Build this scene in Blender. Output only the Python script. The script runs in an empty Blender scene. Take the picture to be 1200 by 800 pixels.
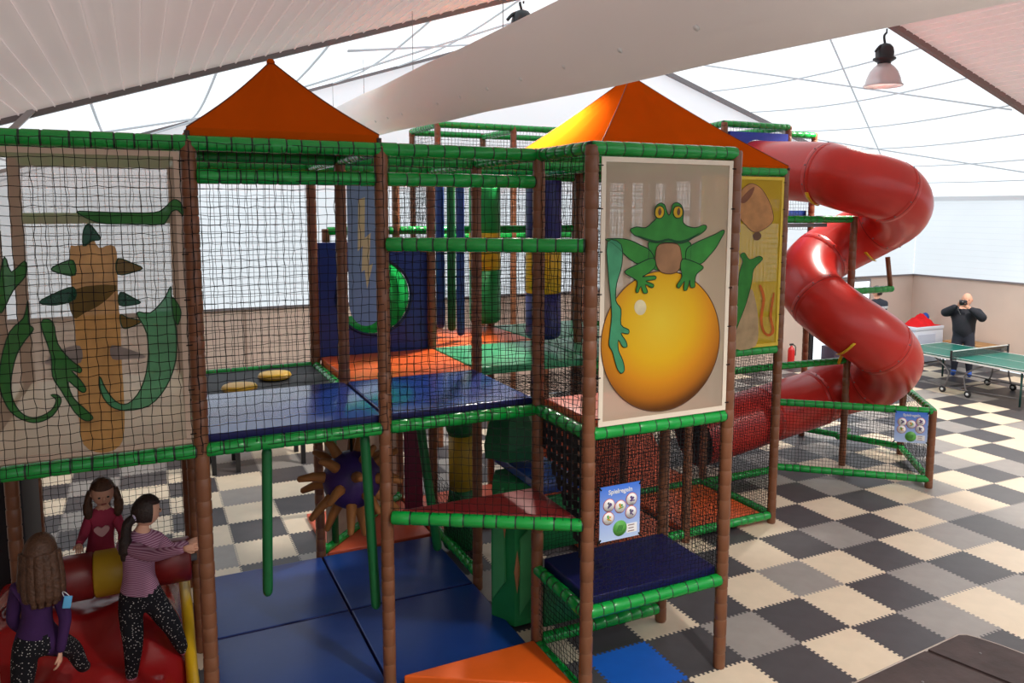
import bpy, bmesh, math, random
from mathutils import Vector, Matrix, Quaternion
import numpy as np

random.seed(7)
R = math.radians
SC = bpy.context.scene
COL = SC.collection

# ------------------------------------------------------------------ camera, world, exposure
cam_d = bpy.data.cameras.new('camera')
cam = bpy.data.objects.new('camera', cam_d)
COL.objects.link(cam)
SC.camera = cam
cam_d.sensor_width = 36.0
cam_d.lens = 36.0 * 910.78 / 1200.0
cam_d.shift_y = -(400 - 349.61) / 1200.0
cam_d.clip_start = 0.05
CAM_P = Vector((-4.9701, -5.2396, 3.7117))
yaw, pitch, roll = .4443, .1140, .001
fw = Vector((math.sin(yaw) * math.cos(pitch), math.cos(yaw) * math.cos(pitch), -math.sin(pitch)))
rt = Vector((math.cos(yaw), -math.sin(yaw), 0))
up = rt.cross(fw)
rt, up = rt * math.cos(roll) + up * math.sin(roll), up * math.cos(roll) - rt * math.sin(roll)
cam.matrix_world = Matrix.Translation(CAM_P) @ Matrix((rt, up, -fw)).transposed().to_4x4()

world = bpy.data.worlds.new('world')
SC.world = world
world.use_nodes = True
world.node_tree.nodes['Background'].inputs[0].default_value = (.80, .90, 1.0, 1)
world.node_tree.nodes['Background'].inputs[1].default_value = 1.0
SC.view_settings.view_transform = 'Standard'
SC.view_settings.look = 'None'
SC.view_settings.gamma = 1.0
SC.view_settings.use_curve_mapping = False
SC.view_settings.exposure = 0.5
SC.cycles.use_denoising = True
SC.cycles.max_bounces = 10
SC.cycles.diffuse_bounces = 5
SC.cycles.transparent_max_bounces = 16
SC.cycles.sample_clamp_indirect = 6.0
DAY = .84            # radiance of the backlit membrane panels
LAMP_W = 520.0        # power of one hall lamp

# ------------------------------------------------------------------ materials
MATS = {}
def srgb(r, g, b):
    f = lambda c: (c / 255 / 12.92) if c / 255 <= .04045 else ((c / 255 + .055) / 1.055) ** 2.4
    return (f(r), f(g), f(b))

def mat(name, rgb, rough=.5, spec=.5, var=.0, vscale=8.0, bump=.0, bscale=40.0, metal=0.0, coat=0.0, transl=0.0, see=0.0):
    if name in MATS:
        return MATS[name]
    m = bpy.data.materials.new(name)
    m.use_nodes = True
    nt = m.node_tree
    b = nt.nodes['Principled BSDF']
    out = nt.nodes['Material Output']
    b.inputs['Base Color'].default_value = (*rgb, 1)
    b.inputs['Roughness'].default_value = rough
    b.inputs['Specular IOR Level'].default_value = spec
    b.inputs['Metallic'].default_value = metal
    b.inputs['Coat Weight'].default_value = coat
    tc = None
    if var > 0 or bump > 0:
        tc = nt.nodes.new('ShaderNodeTexCoord')
    if var > 0:
        n = nt.nodes.new('ShaderNodeTexNoise')
        n.inputs['Scale'].default_value = vscale
        n.inputs['Detail'].default_value = 4
        nt.links.new(tc.outputs['Object'], n.inputs['Vector'])
        mp = nt.nodes.new('ShaderNodeMapRange')
        mp.inputs['From Min'].default_value = .3
        mp.inputs['From Max'].default_value = .7
        mp.inputs['To Min'].default_value = 1 - var
        mp.inputs['To Max'].default_value = 1 + var
        nt.links.new(n.outputs['Fac'], mp.inputs['Value'])
        mx = nt.nodes.new('ShaderNodeVectorMath')
        mx.operation = 'SCALE'
        mx.inputs[0].default_value = rgb
        nt.links.new(mp.outputs[0], mx.inputs['Scale'])
        nt.links.new(mx.outputs[0], b.inputs['Base Color'])
    if bump > 0:
        n2 = nt.nodes.new('ShaderNodeTexNoise')
        n2.inputs['Scale'].default_value = bscale
        n2.inputs['Detail'].default_value = 3
        nt.links.new(tc.outputs['Object'], n2.inputs['Vector'])
        bp = nt.nodes.new('ShaderNodeBump')
        bp.inputs['Strength'].default_value = bump
        bp.inputs['Distance'].default_value = .02
        nt.links.new(n2.outputs['Fac'], bp.inputs['Height'])
        nt.links.new(bp.outputs[0], b.inputs['Normal'])
    last = b.outputs[0]
    if transl > 0:
        t = nt.nodes.new('ShaderNodeBsdfTranslucent')
        t.inputs[0].default_value = (*rgb, 1)
        ms = nt.nodes.new('ShaderNodeMixShader')
        ms.inputs[0].default_value = transl
        nt.links.new(last, ms.inputs[1]); nt.links.new(t.outputs[0], ms.inputs[2])
        last = ms.outputs[0]
    if see > 0:
        t = nt.nodes.new('ShaderNodeBsdfTransparent')
        ms = nt.nodes.new('ShaderNodeMixShader')
        ms.inputs[0].default_value = see
        nt.links.new(last, ms.inputs[1]); nt.links.new(t.outputs[0], ms.inputs[2])
        last = ms.outputs[0]
    nt.links.new(last, out.inputs['Surface'])
    MATS[name] = m
    return m

def glow(name, rgb, strength, var=0.0, base=(.25, .26, .27), vscale=.6):
    if name in MATS:
        return MATS[name]
    m = mat(name, base, .6, .2)
    nt = m.node_tree
    b = nt.nodes['Principled BSDF']
    b.inputs['Emission Color'].default_value = (*rgb, 1)
    b.inputs['Emission Strength'].default_value = strength
    if var > 0:
        tc = nt.nodes.new('ShaderNodeTexCoord')
        n = nt.nodes.new('ShaderNodeTexNoise')
        n.inputs['Scale'].default_value = vscale
        nt.links.new(tc.outputs['Object'], n.inputs['Vector'])
        mp = nt.nodes.new('ShaderNodeMapRange')
        mp.inputs['From Min'].default_value = .3
        mp.inputs['From Max'].default_value = .7
        mp.inputs['To Min'].default_value = strength * (1 - var)
        mp.inputs['To Max'].default_value = strength * (1 + var)
        nt.links.new(n.outputs['Fac'], mp.inputs['Value'])
        nt.links.new(mp.outputs[0], b.inputs['Emission Strength'])
    return m

MEMB = glow('daylit_membrane', (.88, .95, 1.0), DAY, .05)
MEMB_W = glow('daylit_wall_membrane', (.86, .94, 1.0), DAY * .66, .05)
M_POST = mat('brown_vinyl_foam', srgb(122, 76, 50), .36, .5, .14, 3.0, .05, 30)
M_TIE = mat('tan_zip_tie', srgb(128, 90, 66), .5)
M_GREEN = mat('green_vinyl_foam', srgb(8, 150, 58), .27, .55, .10, 3.0, .04, 25)
M_BAND = mat('dark_green_band', srgb(4, 46, 26), .5)
M_NET = mat('black_net_cord', srgb(20, 20, 22), .8, .2)
M_BLUE = mat('blue_vinyl', srgb(22, 60, 142), .2, 1.0, .06, 2.5, .05, 4)
M_FBLUE = mat('blue_floor_vinyl', srgb(22, 58, 128), .34, .35, .08, 2.5, .10, 5)
M_DBLUE = mat('navy_vinyl', srgb(22, 24, 84), .45, .3, .08, 3, .06, 8)
M_ORANGE = mat('orange_vinyl', srgb(228, 96, 26), .36, .5, .07, 3, .06, 6)
M_SALMON = mat('salmon_vinyl', srgb(214, 92, 62), .4, .5, .06, 3, .05, 6)
M_REDV = mat('dark_red_vinyl', srgb(118, 22, 22), .42, .5, .08, 3, .05, 6)
M_RED = mat('red_vinyl', srgb(190, 40, 40), .35, .5, .08, 4)
M_MINT = mat('mint_green_vinyl', srgb(72, 170, 120), .3, .5, .08, 3, .05, 6)
M_GSOFT = mat('soft_play_green', srgb(14, 98, 50), .42, .4, .10, 4)
M_YEL = mat('yellow_vinyl', srgb(222, 176, 24), .4, .5, .06, 4)
M_TENT = mat('orange_canopy', srgb(200, 84, 13), .7, .0, .05, 2, .05, 4, transl=.15)
M_TRIM = mat('dark_hem', srgb(70, 52, 46), .6)
M_STEEL = mat('grey_steel', srgb(120, 118, 120), .45, .5, metal=.6)
M_DARK = mat('dark_plastic', srgb(34, 34, 38), .5)
M_WHITE = mat('white_paint', srgb(225, 228, 232), .5)
M_SKIN = mat('skin', srgb(222, 168, 142), .55, .3)

# ------------------------------------------------------------------ mesh builder
ORI = {}
class MB:
    def __init__(s):
        s.v = []; s.f = []; s.m = []; s.s = []
    def add(s, verts, faces, mi=0, smooth=False):
        o = len(s.v)
        s.v += [tuple(p) for p in verts]
        for i, f in enumerate(faces):
            s.f.append([o + k for k in f])
            s.m.append(mi[i] if isinstance(mi, list) else mi)
            s.s.append(smooth)
        return s
    def box(s, c, d, mi=0, rz=0.0, bevel=0.0, M=None):
        x, y, z = d[0] / 2, d[1] / 2, d[2] / 2
        if bevel > 0:
            b = min(bevel, x * .9, y * .9, z * .9)
            bm = bmesh.new()
            bmesh.ops.create_cube(bm, size=1)
            for v in bm.verts:
                v.co = Vector((v.co.x * 2 * x, v.co.y * 2 * y, v.co.z * 2 * z))
            bmesh.ops.bevel(bm, geom=list(bm.edges), offset=b, segments=2, affect='EDGES', profile=.6)
            bm.verts.index_update()
            vs = [v.co.copy() for v in bm.verts]
            fs = [[v.index for v in f.verts] for f in bm.faces]
            bm.free()
        else:
            vs = [Vector((a * x, b_ * y, c_ * z)) for a in (-1, 1) for b_ in (-1, 1) for c_ in (-1, 1)]
            fs = [(0, 1, 3, 2), (4, 6, 7, 5), (0, 4, 5, 1), (2, 3, 7, 6), (0, 2, 6, 4), (1, 5, 7, 3)]
        if M is None:
            M = Matrix.Rotation(rz, 4, 'Z')
        c = Vector(c)
        return s.add([M @ v + c for v in vs], fs, mi, bevel > 0)
    def tube(s, pts, rad, n=10, mi=0, caps=True, smooth=True, ringmat=None, flat=1.0, upv=None):
        pts = [Vector(p) for p in pts]
        k = len(pts)
        rad = rad if isinstance(rad, (list, tuple)) else [rad] * k
        T = []
        for i in range(k):
            a = pts[max(i - 1, 0)]; b = pts[min(i + 1, k - 1)]
            t = b - a
            T.append(t.normalized() if t.length > 1e-9 else Vector((0, 0, 1)))
        u = upv or Vector((0, 0, 1))
        if abs(T[0].dot(u)) > .95: u = Vector((1, 0, 0))
        N = (u - T[0] * u.dot(T[0])).normalized()
        vs = []
        for i in range(k):
            if i:
                N = N - T[i] * N.dot(T[i])
                N = N.normalized() if N.length > 1e-6 else T[i].orthogonal().normalized()
            B = T[i].cross(N)
            for q in range(n):
                a = 2 * math.pi * q / n
                vs.append(pts[i] + (N * math.cos(a) * flat + B * math.sin(a)) * rad[i])
        fs = []; ms = []
        for i in range(k - 1):
            for q in range(n):
                fs.append((i * n + q, i * n + (q + 1) % n, (i + 1) * n + (q + 1) % n, (i + 1) * n + q))
                ms.append(ringmat[i] if ringmat else mi)
        if caps:
            fs.append(tuple(range(n))[::-1]); ms.append(ringmat[0] if ringmat else mi)
            fs.append(tuple((k - 1) * n + q for q in range(n))); ms.append(ringmat[-1] if ringmat else mi)
        return s.add(vs, fs, ms, smooth)
    def lathe(s, prof, c=(0, 0, 0), n=20, mi=0, smooth=True, M=None, ringmat=None):
        c = Vector(c); vs = []; fs = []; ms = []
        for r, z in prof:
            for q in range(n):
                a = 2 * math.pi * q / n
                p = Vector((r * math.cos(a), r * math.sin(a), z))
                vs.append((M @ p if M else p) + c)
        for i in range(len(prof) - 1):
            for q in range(n):
                fs.append((i * n + q, i * n + (q + 1) % n, (i + 1) * n + (q + 1) % n, (i + 1) * n + q))
                ms.append(ringmat[i] if ringmat else mi)
        if prof[0][0] > 1e-4:
            fs.append(tuple(range(n))[::-1]); ms.append(ringmat[0] if ringmat else mi)
        if prof[-1][0] > 1e-4:
            fs.append(tuple((len(prof) - 1) * n + q for q in range(n))); ms.append(ringmat[-1] if ringmat else mi)
        return s.add(vs, fs, ms, smooth)
    def ball(s, c, r, n=14, mi=0, M=None):
        r = r if isinstance(r, (tuple, list)) else (r, r, r)
        k = max(5, n // 2 + 1)
        vs = []; fs = []
        c = Vector(c)
        for i in range(k + 1):
            th = math.pi * i / k
            for q in range(n):
                a = 2 * math.pi * q / n
                p = Vector((r[0] * math.sin(th) * math.cos(a), r[1] * math.sin(th) * math.sin(a), r[2] * math.cos(th)))
                vs.append((M @ p if M else p) + c)
        for i in range(k):
            for q in range(n):
                fs.append((i * n + q, (i + 1) * n + q, (i + 1) * n + (q + 1) % n, i * n + (q + 1) % n))
        return s.add(vs, fs, mi, True)
    def prism(s, poly, ax, d0, d1, mi=0):
        """poly in 2-D extruded along axis ax ('x','y','z') from d0 to d1"""
        def P(p, d):
            return {'x': (d, p[0], p[1]), 'y': (p[0], d, p[1]), 'z': (p[0], p[1], d)}[ax]
        n = len(poly)
        vs = [P(p, d0) for p in poly] + [P(p, d1) for p in poly]
        fs = [tuple(range(n))[::-1], tuple(range(n, 2 * n))] + [(i, (i + 1) % n, n + (i + 1) % n, n + i) for i in range(n)]
        return s.add(vs, fs, mi, False)
    def mesh(s, name, mats, origin=(0, 0, 0)):
        me = bpy.data.meshes.new(name)
        o = Vector(origin)
        me.from_pydata([Vector(p) - o for p in s.v], [], s.f)
        for m in (mats if isinstance(mats, (list, tuple)) else [mats]):
            me.materials.append(m)
        me.polygons.foreach_set('material_index', s.m)
        me.polygons.foreach_set('use_smooth', s.s)
        me.update()
        return me
    def build(s, name, mats, parent=None, origin=None):
        if parent is not None:
            origin = ORI[parent.name]
        elif origin is None:
            xs = [p[0] for p in s.v]; ys = [p[1] for p in s.v]; zs = [p[2] for p in s.v]
            origin = Vector(((min(xs) + max(xs)) / 2, (min(ys) + max(ys)) / 2, min(zs)))
        origin = Vector(origin)
        o = bpy.data.objects.new(name, s.mesh(name, mats, origin))
        COL.objects.link(o)
        ORI[o.name] = origin
        if parent is not None:
            o.parent = parent
        else:
            o.location = origin
        return o

def tag(o, label=None, cat=None, group=None, kind=None):
    if label: o['label'] = label
    if cat: o['category'] = cat
    if group: o['group'] = group
    if kind: o['kind'] = kind
    return o
def thing(name, label, cat, loc=(0, 0, 0), group=None, kind=None):
    o = bpy.data.objects.new(name, None)
    o.empty_display_size = .2
    COL.objects.link(o)
    o.location = loc
    ORI[o.name] = Vector(loc)
    return tag(o, label, cat, group, kind)
def inst(name, me, parent, loc, rot=None):
    """shared mesh as a child; loc in world space, parent unrotated"""
    o = bpy.data.objects.new(name, me)
    COL.objects.link(o)
    if parent is not None:
        o.parent = parent
        o.location = Vector(loc) - ORI[parent.name]
        ORI[o.name] = Vector(loc)
    else:
        o.location = loc
        ORI[o.name] = Vector(loc)
    if rot is not None:
        o.rotation_euler = rot
    return o
def smooth_loop(pts, sub=3):
    n = len(pts); out = []
    for i in range(n):
        p0, p1, p2, p3 = [Vector(pts[(i + k) % n]) for k in (-1, 0, 1, 2)]
        for q in range(sub):
            t = q / sub
            out.append(.5 * ((2 * p1) + (p2 - p0) * t + (2 * p0 - 5 * p1 + 4 * p2 - p3) * t * t + (3 * p1 - p0 - 3 * p2 + p3) * t ** 3))
    return out
def spline(pts, sub=6):
    pts = [Vector(p) for p in pts]; n = len(pts); out = []
    for i in range(n - 1):
        p0 = pts[max(i - 1, 0)]; p1 = pts[i]; p2 = pts[i + 1]; p3 = pts[min(i + 2, n - 1)]
        for q in range(sub):
            t = q / sub
            out.append(.5 * ((2 * p1) + (p2 - p0) * t + (2 * p0 - 5 * p1 + 4 * p2 - p3) * t * t + (3 * p1 - p0 - 3 * p2 + p3) * t ** 3))
    out.append(pts[-1])
    return out

# grid of the play frame (metres)
GX = {i: -4.674 + 1.267 * i for i in range(-1, 9)}
GY = {j: .218 + 1.267 * j for j in range(0, 5)}
YB = -.574
ZT, ZM = 4.133, 2.108
# hall
XL, XR, YBACK, YFRONT = -7.65, 13.05, 8.42, -11.5
RX, RZ, SL = 2.708, 7.34, .322
EAVE = RZ - SL * (XR - RX)
def roof_z(x): return RZ - SL * abs(x - RX)
# ================================================================== SETTING
# floor: base slab with interlocking foam tiles
U = .6
fl = MB().box(((XL + XR) / 2, (YFRONT + YBACK) / 2, -.07), (XR - XL, YBACK - YFRONT, .10)).build(
    'floor', mat('concrete_base', srgb(120, 116, 112), .8, .3, .1), origin=(0, 0, -.02))
tag(fl, kind='structure')
TC = {'K': mat('black_foam_tile', srgb(72, 70, 74), .42, .45, .10, 6, .05, 120),
      'C': mat('cream_foam_tile', srgb(224, 208, 184), .42, .45, .04, 6, .05, 120),
      'G': mat('grey_foam_tile', srgb(152, 147, 143), .42, .45, .06, 6, .05, 120),
      'B': mat('blue_foam_tile', srgb(24, 92, 190), .42, .45, .05, 6, .05, 120)}
KNOWN = {}
def row(k, i0, s):
    for q, c in enumerate(s):
        if c != '.': KNOWN[(i0 + q, k)] = c
row(-2, -2, 'CKCKGCG'); row(-1, -3, 'BKGKCKGKC'); row(0, -2, 'CKCGCKCGKG'); row(1, 1, 'CKGKCGCKC')
row(2, 3, 'KCKCGCKG'); row(3, 3, 'CKGKCKGCKC'); row(4, 10, 'GCKCG'); row(5, 11, 'KGKCK'); row(6, 12, 'KCKCK')
row(7, 13, 'CCKGK'); row(8, 15, 'GCK'); row(9, 16, 'K')
for k, c in zip(range(5, 12), 'CKCGCKG'): KNOWN[(-7, k)] = c
for k, c in zip(range(5, 12), 'KCKCKGC'): KNOWN[(-6, k)] = c
for k, c in zip(range(5, 9), 'GCKC'): KNOWN[(-8, k)] = c
def tile_col(i, k):
    if (i, k) in KNOWN: return KNOWN[(i, k)]
    if (i + k) % 2: return 'K'
    return 'G' if (i * 7 + k * 3) % 8 in (0, 2, 5) else 'C'
def tile_outline(teeth=12, amp=.0115, gap=.0008):
    h = U / 2 - gap
    def wave():
        w = [(0.0, 0.0)]
        per = (U - .04) / teeth
        t = .02
        for q in range(teeth):
            w += [(t, 0), (t, amp), (t + per / 2, amp), (t + per / 2, -amp), (t + per, -amp)]
            t += per
        w += [(t, 0)]
        o = []
        for p in w:
            if not o or (abs(o[-1][0] - p[0]) + abs(o[-1][1] - p[1])) > 1e-6: o.append(p)
        return o
    w = wave()
    P = []
    P += [(-h + s * 2 * h / U, -h + d) for s, d in w]
    P += [(h + d, -h + s * 2 * h / U) for s, d in w]
    P += [(-h + s * 2 * h / U, h + d) for s, d in reversed([(s, d) for s, d in w] + [(U, 0)])][:-1]
    P += [(-h + d, -h + s * 2 * h / U) for s, d in reversed([(s, d) for s, d in w] + [(U, 0)])][:-1]
    o = []
    for p in P:
        if not o or (abs(o[-1][0] - p[0]) + abs(o[-1][1] - p[1])) > 1e-6: o.append(p)
    return o
TM = {c: MB().prism(tile_outline(), 'z', -.018, 0).mesh('foam_tile_' + {'K': 'black', 'C': 'cream', 'G': 'grey', 'B': 'blue'}[c], TC[c]) for c in TC}
cells = []
for i in range(-13, 22):
    for k in range(-12, 14):
        p = Vector(((i + .5) * U, (k + .5) * U, 0))
        if not (XL + .3 < p.x < XR - .2 and p.y < YBACK - .2): continue
        d = p - CAM_P
        dep = d.dot(fw)
        vis = False
        if dep > .5:
            px = 600 + 910.78 * d.dot(rt) / dep; py = 349.6 - 910.78 * d.dot(up) / dep
            vis = -60 < px < 1260 and py < 880
        cells.append((0 if vis else 1, dep, i, k))
cells.sort()
rest = MB(); keys = list(TC)
for n, (v, dep, i, k) in enumerate(cells):
    c = tile_col(i, k)
    if n < 298 and v == 0:
        inst('foam_tile', TM[c], fl, ((i + .5) * U, (k + .5) * U, 0))
    else:
        rest.box(((i + .5) * U, (k + .5) * U, -.009), (U - .002, U - .002, .018), keys.index(c))
tag(rest.build('foam_tile', [TC[c] for c in keys], fl), kind='stuff')

# walls
M_WAINS = mat('beige_wall_board', srgb(214, 194, 180), .6, .3, .04, 1.5)
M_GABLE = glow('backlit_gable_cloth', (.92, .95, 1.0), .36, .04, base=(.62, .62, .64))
M_ROOFO = glow('roof_sheet_added_glow', (1.0, .88, .86), .15, .0, base=srgb(226, 212, 210))  # emission added to brighten the opaque roof sheets and slats
M_SEAM = glow('backlit_seam', (.80, .88, .96), .26, .0, base=(.25, .27, .29))
M_FRAME = mat('grey_aluminium', srgb(128, 122, 124), .5, .4)
W = 2.05
T = .12
def wall(name, wains_c, wains_d):
    o = MB().box(wains_c, wains_d).build(name, M_WAINS)
    return tag(o, kind='structure')
wb = wall('wall_back', ((XL + XR) / 2, YBACK + T / 2, W / 2), (XR - XL + 2 * T, T, W))
wr = wall('wall_right', (XR + T / 2, (YFRONT + YBACK) / 2, W / 2), (T, YBACK - YFRONT, W))
wl = wall('wall_left', (XL - T / 2, (YFRONT + YBACK) / 2, W / 2), (T, YBACK - YFRONT, W))
wf = wall('wall_front', ((XL + XR) / 2, YFRONT - T / 2, W / 2), (XR - XL + 2 * T, T, W))
def louver(parent, c0, c1, z0, z1, ax, side):
    """translucent wall sheet made of overlapping horizontal lengths"""
    n = 14
    h = (z1 - z0) / n
    for q in range(n):
        za = z0 + q * h
        mb = MB()
        o = .018
        if ax == 'x':
            vs = [(c0, side, za), (c1, side, za), (c1, side - o * .0, za + h), (c0, side, za + h)]
            prof = [(side - o, za), (side, za + h * .92), (side, za + h), (side + .03, za + h), (side + .03, za)]
            mb.prism(prof, 'x', c0, c1)
        else:
            s = 1 if side > 0 else -1
            prof = [(side - o * s, za), (side, za + h * .92), (side, za + h), (side + .03 * s, za + h), (side + .03 * s, za)]
            mb.prism(prof, 'y', c0, c1)
        mb.build('sheet_length', MEMB_W, parent)
louver(wb, XL, XR, W, EAVE, 'x', YBACK + .02)
louver(wr, YFRONT, YBACK, W, EAVE, 'y', XR + .02)
MB().box((XL - .03, (YFRONT + YBACK) / 2, (W + EAVE) / 2), (.04, YBACK - YFRONT, EAVE - W)).build('sheet_length', M_WAINS, wl)
MB().box(((XL + XR) / 2, YFRONT - .03, (W + EAVE) / 2), (XR - XL, .04, EAVE - W)).build('sheet_length', MEMB_W, wf)
# wainscot caps
MB().box(((XL + XR) / 2, YBACK - .015, W), (XR - XL, .06, .035)).build('wall_rail', M_FRAME, wb)
MB().box((XR - .015, (YFRONT + YBACK) / 2, W), (.06, YBACK - YFRONT, .035)).build('wall_rail', M_FRAME, wr)
# gables
for par, yy in ((wb, YBACK + .03), (wf, YFRONT - .03)):
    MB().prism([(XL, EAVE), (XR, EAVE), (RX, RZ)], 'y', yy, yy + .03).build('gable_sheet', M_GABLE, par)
for x in [XL + 1.8 + 2.4 * q for q in range(8)]:
    MB().box((x, YBACK - .01, W / 2), (.02, .02, W - .04)).build('joint_strip', mat('joint', srgb(160, 138, 124), .6), wb)

# roof
YA = 3.17
ce = MB().box((RX, (YFRONT + YBACK) / 2, RZ + .05), (.3, YBACK - YFRONT, .06)).build('ceiling', M_FRAME)
tag(ce, kind='structure')
sa = math.atan(SL)
def slope_sheet(name, side, y0, y1, m, thick=.03, sag=.0, nx=24, ny=8):
    xe = XL if side < 0 else XR
    mb = MB(); vs = []; fs = []
    for a in range(nx + 1):
        x = RX + (xe - RX) * a / nx
        for b in range(ny + 1):
            y = y0 + (y1 - y0) * b / ny
            s = -sag * math.sin(math.pi * a / nx) * math.sin(math.pi * b / ny)
            vs.append((x, y, roof_z(x) + s))
    n = len(vs)
    vs += [(x, y, z + thick) for x, y, z in vs]
    w = ny + 1
    for a in range(nx):
        for b in range(ny):
            q = (a * w + b, (a + 1) * w + b, (a + 1) * w + b + 1, a * w + b + 1)
            fs.append(q); fs.append(tuple(n + k for k in q[::-1]))
    mb.add(vs, fs, 0, True)
    return mb.build(name, m, ce)
for side in (-1, 1):
    slope_sheet('skylight_sheet', side, YA, YBACK, MEMB, sag=.12)
    slope_sheet('skylight_sheet', side, YFRONT, -5.2, MEMB, sag=.12)  # unseen front skylight bay, added and sized for front light
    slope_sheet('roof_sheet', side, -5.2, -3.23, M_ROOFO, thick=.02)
    slope_sheet('roof_sheet', side, -3.23, YA, mat('roof_back', srgb(150, 145, 145), .8), thick=.02).location.z += .06
# slats of the opaque bay, ribs run along the hall
SW = .152
L_SL = YA + 3.23
me = MB()
me.add([(0, 0, 0), (SW, 0, 0), (SW, L_SL, 0), (0, L_SL, 0), (0, 0, .02), (SW, 0, .02), (SW, L_SL, .02), (0, L_SL, .02)],
       [(0, 1, 2, 3), (4, 7, 6, 5), (0, 4, 5, 1), (2, 6, 7, 3), (1, 5, 6, 2), (0, 3, 7, 4)])
me.add([(SW - .012, 0, -.014), (SW, 0, -.014), (SW, L_SL, -.014), (SW - .012, L_SL, -.014), (SW - .012, 0, 0), (SW, 0, 0), (SW, L_SL, 0), (SW - .012, L_SL, 0)],
       [(0, 1, 2, 3), (0, 4, 5, 1), (2, 6, 7, 3), (1, 5, 6, 2), (0, 3, 7, 4)])
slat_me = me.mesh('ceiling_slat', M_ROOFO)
ca = math.cos(sa)
nsl = int((RX - XL) / (SW * ca))
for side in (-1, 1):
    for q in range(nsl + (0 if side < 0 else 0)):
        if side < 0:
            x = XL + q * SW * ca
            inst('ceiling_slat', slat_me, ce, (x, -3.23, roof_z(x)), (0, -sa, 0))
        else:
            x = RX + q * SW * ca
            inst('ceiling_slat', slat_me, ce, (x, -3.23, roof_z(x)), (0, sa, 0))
# rafters
def bar(name, a, b, w, h, m, parent, n=1):
    a = Vector(a); b = Vector(b); d = b - a
    rotM = d.to_track_quat('X', 'Z').to_matrix().to_4x4()
    return MB().box((a + b) / 2, (d.length, w, h), M=rotM).build(name, m, parent)
M_RAFT = mat('brown_grey_rafter', srgb(128, 104, 100), .55)
for yy, m in ((YA, M_RAFT), (YBACK - .06, M_FRAME), (-3.23, M_RAFT)):
    for side in (-1, 1):
        xe = XL if side < 0 else XR
        bar('rafter', (RX, yy, RZ - .03), (xe, yy, roof_z(xe) - .03), .06 if side < 0 else .09, .05 if side < 0 else .11, M_FRAME if side < 0 else m, ce)
# seams and cross wires of the membrane bay
for side in (-1, 1):
    xe = XL if side < 0 else XR
    for q in range(1, 9):
        x = RX + (xe - RX) * q / 9
        s = -.12 * math.sin(math.pi * q / 9)
        pts = [(x, YA + (YBACK - YA) * t / 8, roof_z(x) + s * math.sin(math.pi * t / 8) - .006) for t in range(9)]
        MB().tube(pts, .015, 5, caps=False).build('seam', M_SEAM, ce)
    for (xa, ya), (xb, yb) in ((((RX + .8 * side), YA), (RX + 9.6 * side, YBACK)), (((RX + 5.6 * side), YA), (RX + 1.0 * side, YBACK)),
                               (((RX + 9.6 * side), YA), (RX + 5.4 * side, YBACK))):
        MB().tube([(xa, ya, roof_z(xa) - .16), (xb, yb, roof_z(xb) - .16)], .015, 5).build('bracing_wire', M_SEAM, ce)
for xe, s in ((XL, 1), (XR, -1)):
    MB().box((xe + s * .05, (YFRONT + YBACK) / 2, EAVE - .02), (.10, YBACK - YFRONT, .12)).build('eave_beam', M_WHITE, ce)

# glazed door and window in the back wall, behind the slide
dr = tag(MB().box((10.45, YBACK - .02, 1.0), (2.0, .05, 2.0)).build('door_1', M_FRAME), kind='structure')
for x in (9.95, 10.95):
    MB().box((x, YBACK - .05, 1.02), (.88, .02, 1.84)).build('glass_pane', glow('daylit_glass', (.85, .95, 1.0), 1.3), dr)
MB().box((9.5, YBACK - .05, 1.0), (.10, .06, 2.0)).build('door_post', M_DARK, dr)

# white textile air duct
d_end = Vector((-2.05, 8.38, 5.05)); d_dir = Vector((.064, .997, .042)).normalized()
dp = [d_end - d_dir * (t * 1.0) for t in range(0, 15)]
M_DUCT = mat('white_duct_fabric', srgb(246, 242, 240), .6, .25, .02, 1.5, transl=.55)
du = thing('air_duct', 'large white fabric air duct hanging below the roof', 'air duct', dp[7])
rr = [.262 + .006 * math.sin(t * 2.1) for t in range(15)]
MB().tube(dp, rr, 36).build('fabric_tube', M_DUCT, du)
hole = mat('bright_hole', srgb(250, 250, 250), .5)
side_v = Vector((-.55, 0, -.83)).normalized()
for t in range(4, 44):
    c = d_end - d_dir * (t * .3)
    sv = Vector((-.78, -.1, -.62)).normalized() if t % 2 else Vector((.1, 0, -1)).normalized()
    if t % 2 == 0: continue
    rotM = sv.to_track_quat('Z', 'Y').to_matrix().to_4x4()
    MB().lathe([(.014, 0), (.014, .004)], c + sv * .268, 8, M=rotM).build('air_nozzle', hole, du)
for t in (1, 3.5, 6, 8.5, 11):
    c = d_end - d_dir * t + Vector((0, 0, .25))
    MB().tube([c, (c.x, c.y, roof_z(c.x) - .02)], .003, 5).build('hanger_wire', M_STEEL, du)

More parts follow.
